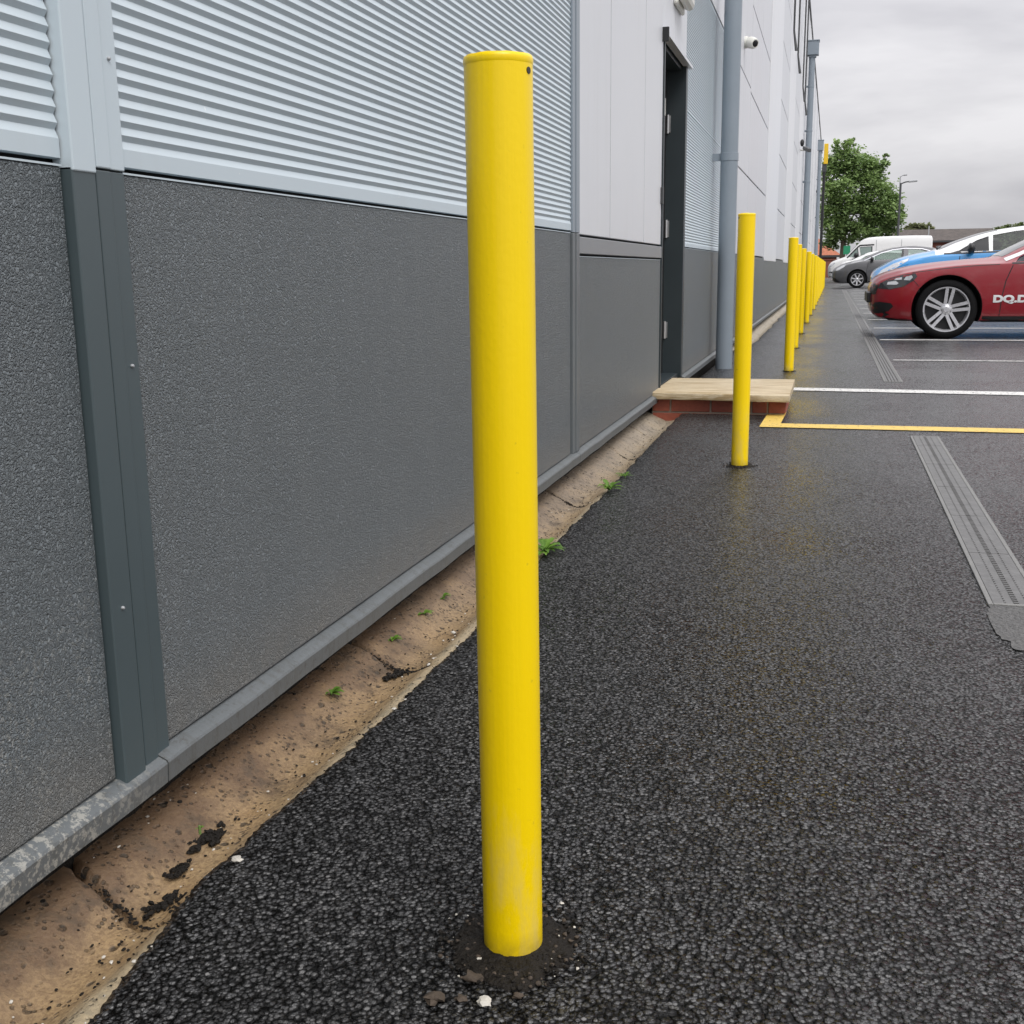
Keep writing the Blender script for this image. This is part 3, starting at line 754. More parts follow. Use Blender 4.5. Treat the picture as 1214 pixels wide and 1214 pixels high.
for i, y in enumerate(bys[1:]):
    x = float(np.interp(y, [9, 11.6, 14.2, 17, 20, 22.5, 27, 34, 50], [-.285, -.322, -.333, -.318, -.318, -.306, -.303, -.292, -.277]))
    tag_ = '%s yellow bollard counted from the nearest along the wall' % ordn[i] if ordn[i] != 'farthest' else 'farthest yellow bollard at the end of the row'
    dup(base, (x, y, 0), tag_)
# brown stones and soil lumps round the first footing
rs = random.Random(4)
for (px, py, s_, m, la) in ((560, 1162, .011, 'grit', 'brown flat stone left of the nearest bollard base'), (547, 1186, .007, 'grit', 'small brown stone lower left of the nearest bollard base'),
                        (515, 1187, .012, 'grit', 'dull brown lump farthest left below the nearest bollard'), (614, 1183, .006, 'grit', 'small brown stone straight below the nearest bollard'),
                        (575, 1190, .009, 'stone_white', 'grey crumbled stone below the nearest bollard'), (568, 1139, .0045, 'stone_white', 'tiny pale stone at the foot of the nearest bollard'),
                        (666, 1072, .003, 'stone_white', 'tiny white chip right of the nearest bollard'), (281, 1021, .0085, 'stone_white', 'white pebble on the tarmac edge beside the gutter'), (537, 733, .007, 'stone_white', 'small white stone lying in the gutter')):
    d = _v(px, py); r_ = Vector((d.dot(cx), d.dot(cy), d.dot(cz))); g = r_*(-HC/r_.z)
    zz = -.036 if px == 537 else .001
    b = MB(); b.blob((g.x, g.y, zz+s_*.25), (s_, s_*.75, s_*.4), px % 17, 1, 2, .4)
    tag(obj('stone', b, m, smooth=True), la, 'stone')
# loose dirt clumps in the gutter
for (px, py, s_, la) in ((245, 992, .022, 'largest dark dirt clump lying in the near gutter'), (213, 1030, .014, 'dark dirt clump below the largest one in the gutter'), (195, 1070, .016, 'dark dirt clump by the nearest gutter joint'),
                         (150, 1020, .009, 'small dark dirt lump close under the wall sill'), (470, 798, .017, 'dark leaf litter clump at the second gutter joint'), (138, 1050, .012, 'dark crumb of dirt on the cracked gutter joint'),
                         (400, 822, .009, 'small dirt lump in the gutter before the second joint')):
    d = _v(px, py); r_ = Vector((d.dot(cx), d.dot(cy), d.dot(cz))); g = r_*(-(HC+.035)/r_.z)
    b = MB()
    rr = random.Random(px)
    for k in range(34):
        ang = rr.uniform(0, 6.28); q = rr.uniform(0, 1)*s_
        q *= 1.5; b.blob((g.x+q*.7*math.cos(ang)+q*.3*math.sin(ang), g.y+q*1.5*math.sin(ang), -.038+rr.uniform(0, .003)), (s_*rr.uniform(.1, .36), s_*rr.uniform(.12, .45), s_*.16), px+k, 1, 2, .5)
    tag(obj('dirt_clump', b, 'soil', smooth=True), la, 'dirt', 'dirt clumps in the gutter')
# fine grit: uncountable
b = MB(); rr = random.Random(12)
for k in range(1500):
    y = .7+5.3*rr.random()**1.5; x = -.77-abs(rr.gauss(0, .07)); x = max(x, -.95)
    if rr.random() < .35: x = -.93+rr.gauss(0, .012)
    if rr.random() < .2: x = edge_x(y)+rr.gauss(.0, .006)
    zg = np.interp(-x, [.75, .80, .835, .88, .95], [-.006, -.035, -.042, -.028, .001])
    s_ = rr.uniform(.0008, .0028)*(1.5 if rr.random() < .08 else 1); b.cur = 1 if rr.random() < .18 else 0
    b.blob((x, y, zg+s_*.2), (s_, s_*rr.uniform(.7, 1.6), s_*.6), k, 1, 1)
for (jy, sk) in ((1.155, -.33), (2.12, -.2), (3.86, -.35), (4.93, -1.)):
    for k in range(70 if jy < 2 else 130):
        x = rr.uniform(-.94, -.77); y = jy+sk*(x+.86)+.012*noise.noise(Vector((x*22, jy*3, 0)))+rr.gauss(0, .0028 if rr.random() < .7 else .012)
        zg = np.interp(-x, [.75, .80, .835, .88, .95], [-.006, -.035, -.042, -.028, .001]); s_ = rr.uniform(.001, .0034); b.cur = 0
        b.blob((x, y, zg-.002), (s_*1.2, s_, s_*.6), k, 1, 1, .5)
o = obj('gutter_grit', b, ['soil', 'stone_white']); o['kind'] = 'stuff'

# ------------------------------------------------------------------ weeds
def leafmesh(b, tints, p, d, L, W_, up, lobes, rr):
    d = Vector(d).normalized(); s_ = d.cross(Vector((0, 0, 1))).normalized(); nseg = 7
    vs = []; fs = []
    for i in range(nseg+1):
        t_ = i/nseg; w_ = W_*math.sin(math.pi*min(1, t_*.9+.08))**.8*(1 if not lobes or i % 2 else .5)
        c = Vector(p)+d*L*t_+Vector((0, 0, 1))*(up*L*(t_-.75*t_*t_))
        vs += [c-s_*w_+Vector((0, 0, w_*.25)), c, c+s_*w_+Vector((0, 0, w_*.25))]
    for i in range(nseg):
        for k in (0, 1): fs.append((i*3+k, i*3+k+1, (i+1)*3+k+1, (i+1)*3+k))
    b.add(vs, fs); tints += [rr.random()]*len(fs)
def add_tint(me, tints):
    a = me.attributes.new('tint', 'FLOAT_VECTOR', 'FACE')
    a.data.foreach_set('vector', [c for t_ in tints for c in (t_, t_, t_)])
def weed(px, py, z, size, nl, lobes, la, seed):
    d = _v(px, py); r_ = Vector((d.dot(cx), d.dot(cy), d.dot(cz))); g = r_*((z-HC)/r_.z); g.z = z
    if g.x < -.905: g.x = -.900
    rr = random.Random(seed); t = thing('weed', la, 'plant', g, 'weeds growing along the gutter')
    b = MB(); tn = []
    for k in range(nl):
        a = rr.uniform(0, 6.28)
        if g.x < -.88: a = rr.uniform(-1.9, 1.5)
        L = size*rr.uniform(.55, 1.1)
        leafmesh(b, tn, g+Vector((0, 0, .003)), (math.cos(a), math.sin(a), 0), L, L*(.20 if not lobes else .17), rr.uniform(.3, 1.6), lobes, rr)
    o = obj('leaves', b, 'weed', t, smooth=True, angle=180); add_tint(o.data, tn)
    b = MB(); b.tube([g-Vector((0, 0, .005)), g+Vector((0, 0, .008))], .002, 6); obj('stem', b, 'stem', t)
weed(355, 820, -.02, .026, 9, False, 'leafy green weed under the sill, nearest one on the wall side', 1)
weed(425, 757, -.02, .026, 7, False, 'upright green weed under the sill between two others', 2)
weed(462, 727, -.02, .024, 8, False, 'low green weed under the sill, third from the front', 3)
weed(487, 708, -.02, .022, 6, False, 'small weed tuft under the sill just before the nearest bollard', 4)
weed(646, 655, .0, .066, 24, True, 'ragged pale green weed growing beside the nearest bollard', 5)
weed(722, 582, .0, .06, 18, True, 'bright green tuft on the tarmac edge halfway to the step', 6)
weed(741, 566, .0, .045, 10, True, 'smallest tuft on the tarmac edge towards the step', 7)
weed(237, 985, .0, .008, 4, False, 'tiny sprout in the near gutter', 8)

# ------------------------------------------------------------------ markings and channel drains
def sheet(name, pts, m, z=.004):
    b = MB(); b.add([(x, y, z) for x, y in pts], [tuple(range(len(pts)))]); return struct(obj(name, b, m))
sheet('white_line', [(-.205, 7.55), (1.2, 7.46), (9, 7.40), (9, 7.62), (1.2, 7.66), (-.205, 7.73)], 'wline')
sheet('yellow_line', [(-.315, 5.75), (-.215, 5.75), (9, 5.78), (9, 5.93), (-.215, 5.90), (-.205, 6.38), (-.30, 6.38)], 'yline')
sheet('white_line', [(.54, 10.12), (9, 10.02), (9, 10.12), (.54, 10.24)], 'wline_worn')
sheet('white_line', [(.54, 12.98), (9, 12.93), (9, 13.07), (.54, 13.11)], 'wline')
for k in range(12):
    y = 15.5+k*2.5
    sheet('white_line', [(.56, y), (9, y), (9, y+.12), (.56, y+.12)], 'wline')
def drain(x0, x1, y0, y1, la, slots):
    t = thing('channel_drain', la, 'drain', ((x0+x1)/2, y0, 0), 'channel drains set in the tarmac')
    w_ = x1-x0; e = .012
    b = MB(); b.box(x0, x0+e, y0, y1, -.05, .0045); b.box(x1-e, x1, y0, y1, -.05, .0045); b.box(x0+e, x1-e, y0, y0+e, -.05, .005); b.box(x0+e, x1-e, y1-e, y1, -.05, .005)
    obj('frame', b, 'iron_pale', t, bevel=.0015)
    b = MB(); b.box(x0+e, x1-e, y0+e, y1-e, .0005, .001); obj('channel_bed', b, 'black', t)
    y = y0+e
    while y < y1-e-.1:
        y2 = min(y+.5, y1-e)
        b = MB(); a, c = x0+e+.001, x1-e-.001
        if slots:
            # broad longitudinal bars with a row of short slots
            for (f0, f1) in ((0, .24), (.28, .44), (.56, .72), (.76, 1.)): b.box(a+(c-a)*f0, a+(c-a)*f1, y+.002, y2-.002, .0012, .0042)
            yy = y+.006
            while yy < y2-.008: b.box(a+(c-a)*.44, a+(c-a)*.56, yy, yy+.008, .0015, .0055); b.box(a+(c-a)*.24, a+(c-a)*.28, yy, yy+.012, .0015, .005); b.box(a+(c-a)*.72, a+(c-a)*.76, yy, yy+.012, .0015, .005); yy += .019
        else:
            for (f0, f1) in ((0, .14), (.22, .36), (.43, .57), (.64, .78), (.86, 1.)): b.box(a+(c-a)*f0, a+(c-a)*f1, y+.002, y2-.002, .0012, .0042)
            for yy in np.arange(y+.04, y2-.02, .06): b.box(a, c, yy, yy+.012, .0012, .004)
        o = obj('grate', b, 'iron', t)
        y += .5
    return t
drain(.388, .516, 2.75, 5.56, 'near cast channel drain in the tarmac, right of the bollards', True)
drain(.383, .508, 8.23, 42.0, 'long far channel drain running past the parked cars', False)

pp = []
for k in range(60):
    a = 2*math.pi*k/60; q = 1+.22*noise.noise(Vector((math.cos(a)*2.2, math.sin(a)*2.2, 4)))+.08*noise.noise(Vector((math.cos(a)*9, math.sin(a)*9, 4)))
    sx = math.copysign(abs(math.cos(a))**.6, math.cos(a)); sy = math.copysign(abs(math.sin(a))**.6, math.sin(a))
    pp.append((.475+.095*q*sx, 2.60+.19*q*sy))
sheet('concrete_patch', pp, 'patch', .0025)
# ------------------------------------------------------------------ cars
def catmull(pts, xs):
    px = [p[0] for p in pts]; out = []
    P_ = np.array(pts, float)
    # monotone-ish: piecewise cubic hermite via finite differences
    x = P_[:, 0]; res = np.zeros((len(xs), P_.shape[1]-1))
    for c in range(1, P_.shape[1]):
        y = P_[:, c]; d = np.diff(y)/np.diff(x); m = np.zeros_like(y)
        m[1:-1] = np.where(d[:-1]*d[1:] > 0, 2*d[:-1]*d[1:]/(d[:-1]+d[1:]+1e-12), 0); m[0] = d[0]; m[-1] = d[-1]
        for i, xx in enumerate(xs):
            k = min(max(np.searchsorted(x, xx)-1, 0), len(x)-2); h = x[k+1]-x[k]; t_ = (xx-x[k])/h
            res[i, c-1] = (2*t_**3-3*t_**2+1)*y[k]+(t_**3-2*t_**2+t_)*h*m[k]+(-2*t_**3+3*t_**2)*y[k+1]+(t_**3-t_**2)*h*m[k+1]
    return res
def apply_bool(o, cutters):
    for c in cutters:
        md = o.modifiers.new('cut', 'BOOLEAN'); md.operation = 'DIFFERENCE'; md.object = c; md.solver = 'EXACT'
    dg = bpy.context.evaluated_depsgraph_get(); dg.update()
    me = bpy.data.meshes.new_from_object(o.evaluated_get(dg)); o.modifiers.clear(); old = o.data; o.data = me
    for c in cutters: bpy.data.objects.remove(c)
def loft(st_, N=130):
    """stations: x, zbottom, zshoulder, zside_top, ztop, w, w_shoulder, w_top -> closed mesh, near side at y=-w"""
    xs = [s[0] for s in st_]; x0, x1 = xs[0], xs[-1]
    X = sorted(set(list(x0+(x1-x0)*(.5-.5*np.cos(np.linspace(0, np.pi, N))))))
    V = catmull(st_, X); vs = []; fs = []; 
    for x, (zb, zs, ztp, zt, w, ws, wt) in zip(X, V):
        half = [(0, zb), (w*.80, zb), (w*.93, zb+.02), (w*.975, zb+.10), (w, zb+(zs-zb)*.42), (w*.995, zb+(zs-zb)*.72), (ws+(w-ws)*.5, zs-.04*(zs-zb)), (ws, zs),
                (ws+(wt-ws)*.10, zs+(ztp-zs)*.10+.004), (ws+(wt-ws)*.35, zs+(ztp-zs)*.35), (ws+(wt-ws)*.68, zs+(ztp-zs)*.70), (wt+(ws-wt)*.06, ztp-(ztp-zs)*.05), (wt*.96, ztp+(zt-ztp)*.35), (wt*.82, ztp+(zt-ztp)*.68), (wt*.5, ztp+(zt-ztp)*.94), (0, zt)]
        ring = [(x, -y, z) for y, z in half]+[(x, y, z) for y, z in half[-2:0:-1]]
        vs += ring
    n = len(ring)
    for i in range(len(X)-1):
        for k in range(n): fs.append((i*n+k, i*n+(k+1) % n, (i+1)*n+(k+1) % n, (i+1)*n+k))
    fs += [tuple(range(n))[::-1], tuple((len(X)-1)*n+k for k in range(n))]
    return vs, fs
class Car:
    def __init__(s, name, label, x0, y0, w, stations, paint, group):
        s.W = w; s.O = Vector((x0, y0+w/2, 0)); s.t = thing(name, label, group and 'car' or 'van', s.O, 'cars and van parked facing the wall')
        vs, fs = loft(stations); s.vs, s.fs = vs, fs
        s.bvh = BVHTree.FromPolygons([Vector(v) for v in vs], fs)
        s.paint = paint; s.cut = []
    def tr(s, mb):
        m = MB(); m.v = [(v[0]+s.O.x, v[1]+s.O.y, v[2]) for v in mb.v]; m.f = mb.f; m.mi = mb.mi; return m
    def cutter(s, mb, m):
        o = obj('cutter', s.tr(mb), m); s.cut.append(o)
    def arch(s, x, z, r):
        for sg in (-1, 1):
            b = MB(); n = 48; d = .30
            b.lathe([(.0001, sg*(s.W/2-d)), (r, sg*(s.W/2-d)), (r, sg*(s.W/2+.2)), (.0001, sg*(s.W/2+.2))], n, (x, 0, z), 'y'); s.cutter(b, 'well')
    def window(s, poly, name='window', gm='glass'):
        b = MB(); b.prism(poly, -2, 2); s.cutter(b, 'interior')
        for sg in (-1, 1): s.patch(name, poly, gm, sg, -.006)
    def body(s, roof=None):
        b = MB(); b.add(s.vs, s.fs); b = s.tr(b)
        o = obj('body', b, [s.paint, 'well', 'interior'], s.t, smooth=True, angle=32)
        for c in s.cut:
            k = 1 if c.data.materials[0] == M['well'] else 2
            c.data.materials.clear()
            for m in (s.paint, 'well', 'interior'): c.data.materials.append(M[m])
            c.data.polygons.foreach_set('material_index', [k]*len(c.data.polygons))
        apply_bool(o, s.cut); s.cut = []
        o.data.shade_smooth(); o.data.set_sharp_from_angle(angle=R(32)); s.b = o
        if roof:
            o.data.materials.append(M['white'])  # whitish reflections painted onto the roof and pillar faces
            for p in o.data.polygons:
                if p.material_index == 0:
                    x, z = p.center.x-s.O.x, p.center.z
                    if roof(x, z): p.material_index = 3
        return o
    def patch(s, name, poly, m, sg=-1, off=.003, axis='y', par=None, sub=4, th=0):
        bm = bmesh.new()
        vv = [bm.verts.new((x, 0, z)) if axis == 'y' else bm.verts.new((x, z, 0)) for x, z in poly]
        bm.faces.new(vv)
        bmesh.ops.triangulate(bm, faces=bm.faces[:])
        for _ in range(sub):
            es = [e for e in bm.edges if e.calc_length() > .045]
            if not es: break
            bmesh.ops.subdivide_edges(bm, edges=es, cuts=1); bmesh.ops.triangulate(bm, faces=bm.faces[:])
        for v in bm.verts:
            if axis == 'y': o_ = Vector((v.co.x, sg*3, v.co.z)); d = Vector((0, -sg, 0))
            elif axis == 'z': o_ = Vector((v.co.x, v.co.y, 3)); d = Vector((0, 0, -1))
            h = s.bvh.ray_cast(o_, d)
            if h[0] is None:
                h = s.bvh.find_nearest(Vector((v.co.x, sg*s.W/2*.9, v.co.z)) if axis == 'y' else Vector((v.co.x, v.co.y, 1)))
            nn = h[1]; nn = nn if nn.dot(d) < 0 else -nn
            v.co = h[0]+nn*off
        bm.verts.index_update(); b = MB(); b.add([v.co[:] for v in bm.verts], [[v.index for v in f.verts] for f in bm.faces]); bm.free()
        return obj(name, s.tr(b), m, par or s.t, smooth=True, angle=60)
    def strip(s, name, pts, w_, m, sg=-1, off=.003, par=None):
        """thin line on the side following x,z points"""
        P_ = [Vector((x, z)) for x, z in pts]; L = []; Rr = []
        fine = []
        for a, c in zip(P_[:-1], P_[1:]):
            k = max(1, int((c-a).length/.04)); fine += [a+(c-a)*i/k for i in range(k)]
        fine.append(P_[-1]); b = MB(); vs = []; fs = []
        for i, p in enumerate(fine):
            d = (fine[min(i+1, len(fine)-1)]-fine[max(0, i-1)]).normalized(); q = Vector((-d.y, d.x))*w_/2
            for e in (p-q, p+q):
                h = s.bvh.ray_cast(Vector((e.x, sg*3, e.y)), Vector((0, -sg, 0)))
                if h[0] is None: h = s.bvh.find_nearest(Vector((e.x, sg*s.W/2, e.y)))
                nn = h[1] if h[1].dot(Vector((0, sg, 0))) > 0 else -h[1]
                vs.append(h[0]+nn*off)
        for i in range(len(fine)-1): fs.append((2*i, 2*i+1, 2*i+3, 2*i+2))
        b.add(vs, fs); return obj(name, s.tr(b), m, par or s.t)
    def wheel(s, x, r, rim_r, nsp, dbl, sg, wd=.205, inset=.015, spw=.022, turn=0):
        yo = sg*(s.W/2-inset); yi = sg*(s.W/2-inset-wd); c = (x, 0, r)
        def Y(f): return yo+(yi-yo)*f
        b = MB(); b.lathe([(rim_r*.99, Y(.06)), (rim_r+.008, Y(.0)), (rim_r+.4*(r-rim_r), Y(-.02)), (r-.022, Y(.03)), (r-.006, Y(.09)), (r, Y(.16)), (r, Y(.84)), (r-.006, Y(.93)), (rim_r+.01, Y(1.)), (rim_r*.9, Y(1.))], 48, c, 'y')
        wt = obj('wheel', s.tr(b), 'tyre', s.t, smooth=True, angle=50)
        b = MB(); b.lathe([(rim_r+.003, Y(.055)), (rim_r+.004, Y(.02)), (rim_r*.965, Y(.025)), (rim_r*.93, Y(.10)), (rim_r*.9, Y(.42))], 48, c, 'y')
        b.lathe([(.001, Y(.04)), (.028, Y(.04)), (.033, Y(.07)), (.062, Y(.10)), (.066, Y(.2))], 24, c, 'y')
        for k in range(nsp):
            a = turn+2*math.pi*k/nsp
            for o_ in ((-1, 1) if dbl else (0,)):
                aa = a; u = Vector((math.cos(aa), 0, math.sin(aa))); v = Vector((-math.sin(aa), 0, math.cos(aa)))
                p0 = Vector(c)+u*.045+v*o_*.021; p1 = Vector(c)+u*rim_r*.95+v*o_*.034
                dd = (p1-p0); mid = (p0+p1)/2; mid.y = Y(.13)
                ax = Vector((dd.x, (Y(.06)-Y(.12)), dd.z))
                b.obox(mid, ax, (0, 1, 0), ax.cross(Vector((0, 1, 0))), dd.length/2, abs(Y(.0)-Y(.06)), spw/2 if dbl else spw)
        ro = obj('rim', s.tr(b), 'alloy', wt, smooth=True, angle=40)
        b = MB(); b.lathe([(.001, Y(.40)), (rim_r*.92, Y(.40)), (rim_r*.93, Y(.44))], 32, c, 'y'); b.lathe([(.001, Y(.33)), (.11, Y(.33)), (.11, Y(.4))], 32, c, 'y')
        obj('brake_disc', s.tr(b), 'trim', wt)
        b = MB()
        for k in range(5):
            a = turn+math.pi/5+2*math.pi*k/5; q = (x+.045*math.cos(a), 0, r+.045*math.sin(a)); b.lathe([(.001, Y(.085)), (.009, Y(.085)), (.009, Y(.2))], 8, q, 'y')
        obj('wheel_bolt', s.tr(b), 'trim', wt)
        return wt
    def mirror(s, x, z, m, sg=-1, sz=1.0):
        b = MB(); y = sg*(s.W/2+.06)
        b.blob((x, y, z), (.055*sz, .10*sz, .075*sz), 3, 1, 3, .08); 
        h = s.bvh.ray_cast(Vector((x+.05, sg*3, z-.06)), Vector((0, -sg, 0)))
        b.tube([(x+.04, (h[0].y if h[0] else sg*s.W/2)-sg*.03, z-.07), (x+.01, y, z-.02)], .022, 8)
        return obj('wing_mirror', s.tr(b), m, s.t, smooth=True, angle=60)

# ---- red hatchback
W_ = 1.74
#   x    zb   zs   zsidetop ztop  w    ws   wt
red_st = [(0.0, .38, .50, .54, .56, .44, .42, .40), (.03, .27, .56, .60, .63, .60, .57, .50), (.10, .22, .62, .66, .69, .70, .66, .56), (.22, .20, .665, .70, .735, .775, .735, .62),
          (.42, .185, .715, .75, .785, .835, .80, .66), (.75, .18, .765, .80, .83, .862, .835, .68), (1.05, .18, .79, .825, .855, .87, .85, .68), (1.30, .18, .795, .84, .875, .87, .855, .67),
          (1.50, .18, .80, .93, .97, .87, .855, .66), (1.85, .18, .81, 1.10, 1.14, .87, .85, .62), (2.2, .18, .83, 1.25, 1.29, .87, .85, .585), (2.6, .18, .88, 1.37, 1.41, .87, .85, .56),
          (3.1, .18, .89, 1.40, 1.445, .87, .84, .55), (3.6, .19, .90, 1.37, 1.41, .86, .82, .53), (3.92, .22, .89, 1.24, 1.28, .83, .79, .52), (4.12, .26, .86, .97, 1.0, .79, .75, .52), (4.2, .34, .62, .66, .68, .70, .66, .5)]
RX = .43; RY = 13.27
c = Car('parked_car', 'dark red hatchback with silver alloys parked nose to the wall, nearest vehicle', RX, RY, W_, red_st, 'red', True)
WXc = 1.223-RX
c.arch(WXc, .325, .362); c.arch(WXc+2.58, .325, .362)
c.window([(1.46, .815), (1.50, .865), (1.85, 1.035), (2.15, 1.165), (2.50, 1.28), (2.66, 1.29), (2.66, .86)], gm='glass_tint')
c.window([(2.76, .875), (2.78, 1.30), (3.25, 1.31), (3.62, 1.20), (3.78, 1.02), (3.66, .95)], gm='glass_tint')
c.body()
for sg in (-1, 1):
    for x in (WXc, WXc+2.58): c.wheel(x, .318, .238, 5, True, sg, turn=R(90-8), inset=.02, spw=.034)
    # headlamp
    hl = c.patch('headlight', [(.075, .545), (.10, .60), (.20, .655), (.33, .69), (.455, .705), (.475, .67), (.44, .63), (.34, .565), (.20, .535)], 'lamp_dark', sg, .004)
    c.patch('reflector', [(.34, .635), (.36, .67), (.42, .685), (.43, .66), (.40, .63)], 'lamp_clear', sg, .008, par=hl)
    c.patch('reflector', [(.17, .585), (.18, .615), (.26, .625), (.29, .60), (.27, .585)], 'lamp_clear', sg, .008, par=hl)
    c.patch('reflector', [(.24, .632), (.26, .655), (.32, .665), (.32, .64)], 'lamp_clear', sg, .008, par=hl)
    c.patch('grille', [(.005, .475), (.005, .575), (.05, .60), (.085, .592), (.065, .535), (.06, .48)], 'trim', sg, .003)
    for z in (.505, .545): c.strip('grille_bar', [(.008, z), (.062, z+.004)], .008, 'darkmetal', sg, .008)
    c.patch('air_intake', [(.012, .275), (.012, .385), (.10, .40), (.22, .385), (.245, .35), (.20, .30), (.10, .27)], 'trim', sg, .003)
    c.patch('side_sill', [(WXc+.37, .18), (WXc+.37, .245), (WXc+2.2, .245), (WXc+2.2, .18)], 'trim', sg, .004)
    c.strip('chin_strip', [(.04, .255), (.10, .225), (.25, .21), (.40, .205)], .022, 'trim', sg, .006)
    c.strip('door_gap', [(1.33, .25), (1.34, .45), (1.37, .62), (1.43, .78)], .009, 'black', sg, .002)
    c.strip('door_gap', [(2.72, .25), (2.74, .9)], .009, 'black', sg, .002)
    c.strip('bonnet_gap', [(.42, .712), (.75, .752), (1.1, .782), (1.3, .79)], .007, 'black', sg, .002)
    c.strip('bumper_gap', [(.44, .63), (.50, .56), (.50, .50)], .006, 'black', sg, .002)
    n_ = 20
    c.strip('arch_lip', [(WXc+.373*math.cos(a), .325+.373*math.sin(a)) for a in np.linspace(R(8), R(175), n_)], .012, 'red', sg, .010)
    c.mirror(1.85, .90, 'red', sg)
    c.strip('pillar_reflection', [(1.36, .835), (1.50, .893), (1.85, 1.062), (2.15, 1.195), (2.50, 1.31)], .035, 'white', sg, .004)  # white band painted in for the reflection along the windscreen pillar
    c.strip('window_seal', [(1.42, .80), (1.9, .812), (2.72, .855), (3.68, .915)], .014, 'trim', sg, .004)
c.patch('windscreen', [(1.34, -.60), (1.34, .60), (2.15, .52), (2.15, -.52)], 'glass_dark', 1, .003, 'z')
b = MB(); b.obox((-.012, 0, .44), (0, 1, 0), (0, 0, 1), (1, 0, 0), .26, .055, .006); c_ = obj('number_plate', c.tr(b), 'plate', c.t, bevel=.002)
b = MB(); b.box(-.03, .10, -.5, .5, .385, .50); obj('bumper_insert', c.tr(b), 'trim', c.t, bevel=.01)
# seats seen through the glass
for x in (2.15, 2.95):
    b = MB()
    for y in (-.36, .36): b.blob((x, y, .98), (.07, .13, .10), 2, 1, 2, .1)
    obj('seat', c.tr(b), 'interior', c.t, smooth=True)
# lettering on the door
def lettering(txt, x, z, h, ydepth, car, m):
    cu = bpy.data.curves.new('t', 'FONT'); cu.body = txt; cu.size = h*1.38; cu.offset = .006; cu.extrude = .0008; cu.space_character = 1.02
    o = bpy.data.objects.new('t', cu); COL.objects.link(o)
    dg = bpy.context.evaluated_depsgraph_get(); dg.update(); me = bpy.data.meshes.new_from_object(o.evaluated_get(dg)); bpy.data.objects.remove(o)
    b = MB(); vs = []
    for v in me.vertices:
        xx, zz = x+v.co.x*1.35, z+v.co.y
        h_ = car.bvh.ray_cast(Vector((xx, -3, zz)), Vector((0, 1, 0)))
        y = h_[0].y if h_[0] else -car.W/2
        vs.append((xx, y-.004-v.co.z, zz))
    b.add(vs, [list(p.vertices) for p in me.polygons]); return obj('door_lettering', car.tr(b), m, car.t)
p0 = at(1177, 358, RY); p1 = at(1177, 350, RY)
lettering('DQ.DLU', p0.x-RX, p0.z, p1.z-p0.z, 0, c, 'white')

# ---- blue compact MPV
blue_st = [(0.0, .42, .58, .62, .64, .40, .38, .34), (.04, .28, .64, .69, .72, .58, .55, .45), (.14, .22, .70, .76, .79, .70, .66, .52), (.35, .20, .80, .86, .90, .80, .76, .60),
           (.62, .19, .88, .93, .97, .84, .80, .62), (.88, .19, .93, .98, 1.02, .85, .82, .62), (1.2, .19, .95, 1.11, 1.15, .85, .82, .60), (1.62, .19, .97, 1.24, 1.28, .85, .82, .57),
           (2.05, .19, .98, 1.31, 1.345, .85, .81, .55), (2.6, .19, .99, 1.36, 1.40, .85, .81, .54), (3.2, .20, 1.0, 1.36, 1.40, .84, .80, .53), (3.6, .24, 1.0, 1.30, 1.34, .81, .78, .52), (3.8, .30, .95, 1.02, 1.05, .77, .74, .52), (3.86, .36, .7, .73, .75, .68, .66, .5)]
BX = .60; BY = 18.25
c = Car('parked_car', 'bright blue compact car with reflections painted white on roof and pillars, just behind the red hatchback', BX, BY, 1.70, blue_st, 'blue', True)
c.arch(.72, .31, .35); c.arch(3.2, .31, .35)
c.window([(1.18, .985), (1.46, 1.15), (1.62, 1.205), (1.62, .99)], 'quarter_window', 'glass_tint')
c.window([(1.67, .99), (1.68, 1.22), (2.0, 1.275), (2.5, 1.32), (2.5, 1.01)])
c.window([(2.56, 1.01), (2.56, 1.29), (3.1, 1.28), (3.42, 1.2), (3.5, 1.06)])
c.body(lambda x, z: .88 < x < 3.7 and z > np.interp(x, [.88, 1.2, 1.62, 2.05, 2.6, 3.2, 3.6, 3.8], [.93, .95, .97, .98, .99, 1., 1., .95])+.012)  # faces above the shoulder coloured white for reflections
for sg in (-1, 1):
    for x in (.72, 3.2): c.wheel(x, .30, .20, 7, False, sg, turn=.3)
    hl = c.patch('headlight', [(.08, .66), (.14, .73), (.30, .82), (.52, .90), (.50, .86), (.30, .74), (.16, .67)], 'lamp_clear', sg, .004)
    c.patch('air_intake', [(.01, .30), (.01, .45), (.12, .44), (.16, .32)], 'trim', sg, .003)
    c.patch('pillar_trim', [(1.05, .955), (1.20, 1.0), (1.24, .975), (1.24, .958)], 'trim', sg, .003)
    c.mirror(1.36, 1.03, 'trim', sg, 1.0)
    c.strip('window_seal', [(1.0, .955), (1.6, .972), (3.5, 1.01)], .02, 'trim', sg, .004)
    c.strip('door_gap', [(1.14, .28), (1.18, .6), (1.22, .92)], .01, 'black', sg, .002)
c.patch('windscreen', [(.95, -.58), (.95, .58), (1.75, .50), (1.75, -.50)], 'glass_dark', 1, .003, 'z')
b = MB(); b.tube([(.92, -.5, 1.035), (1.0, -.1, 1.075), (.98, .3, 1.075)], .014, 8); obj('wiper', c.tr(b), 'black', c.t)
b = MB(); b.obox((-.012, 0, .48), (0, 1, 0), (0, 0, 1), (1, 0, 0), .26, .055, .006); obj('number_plate', c.tr(b), 'plate', c.t)
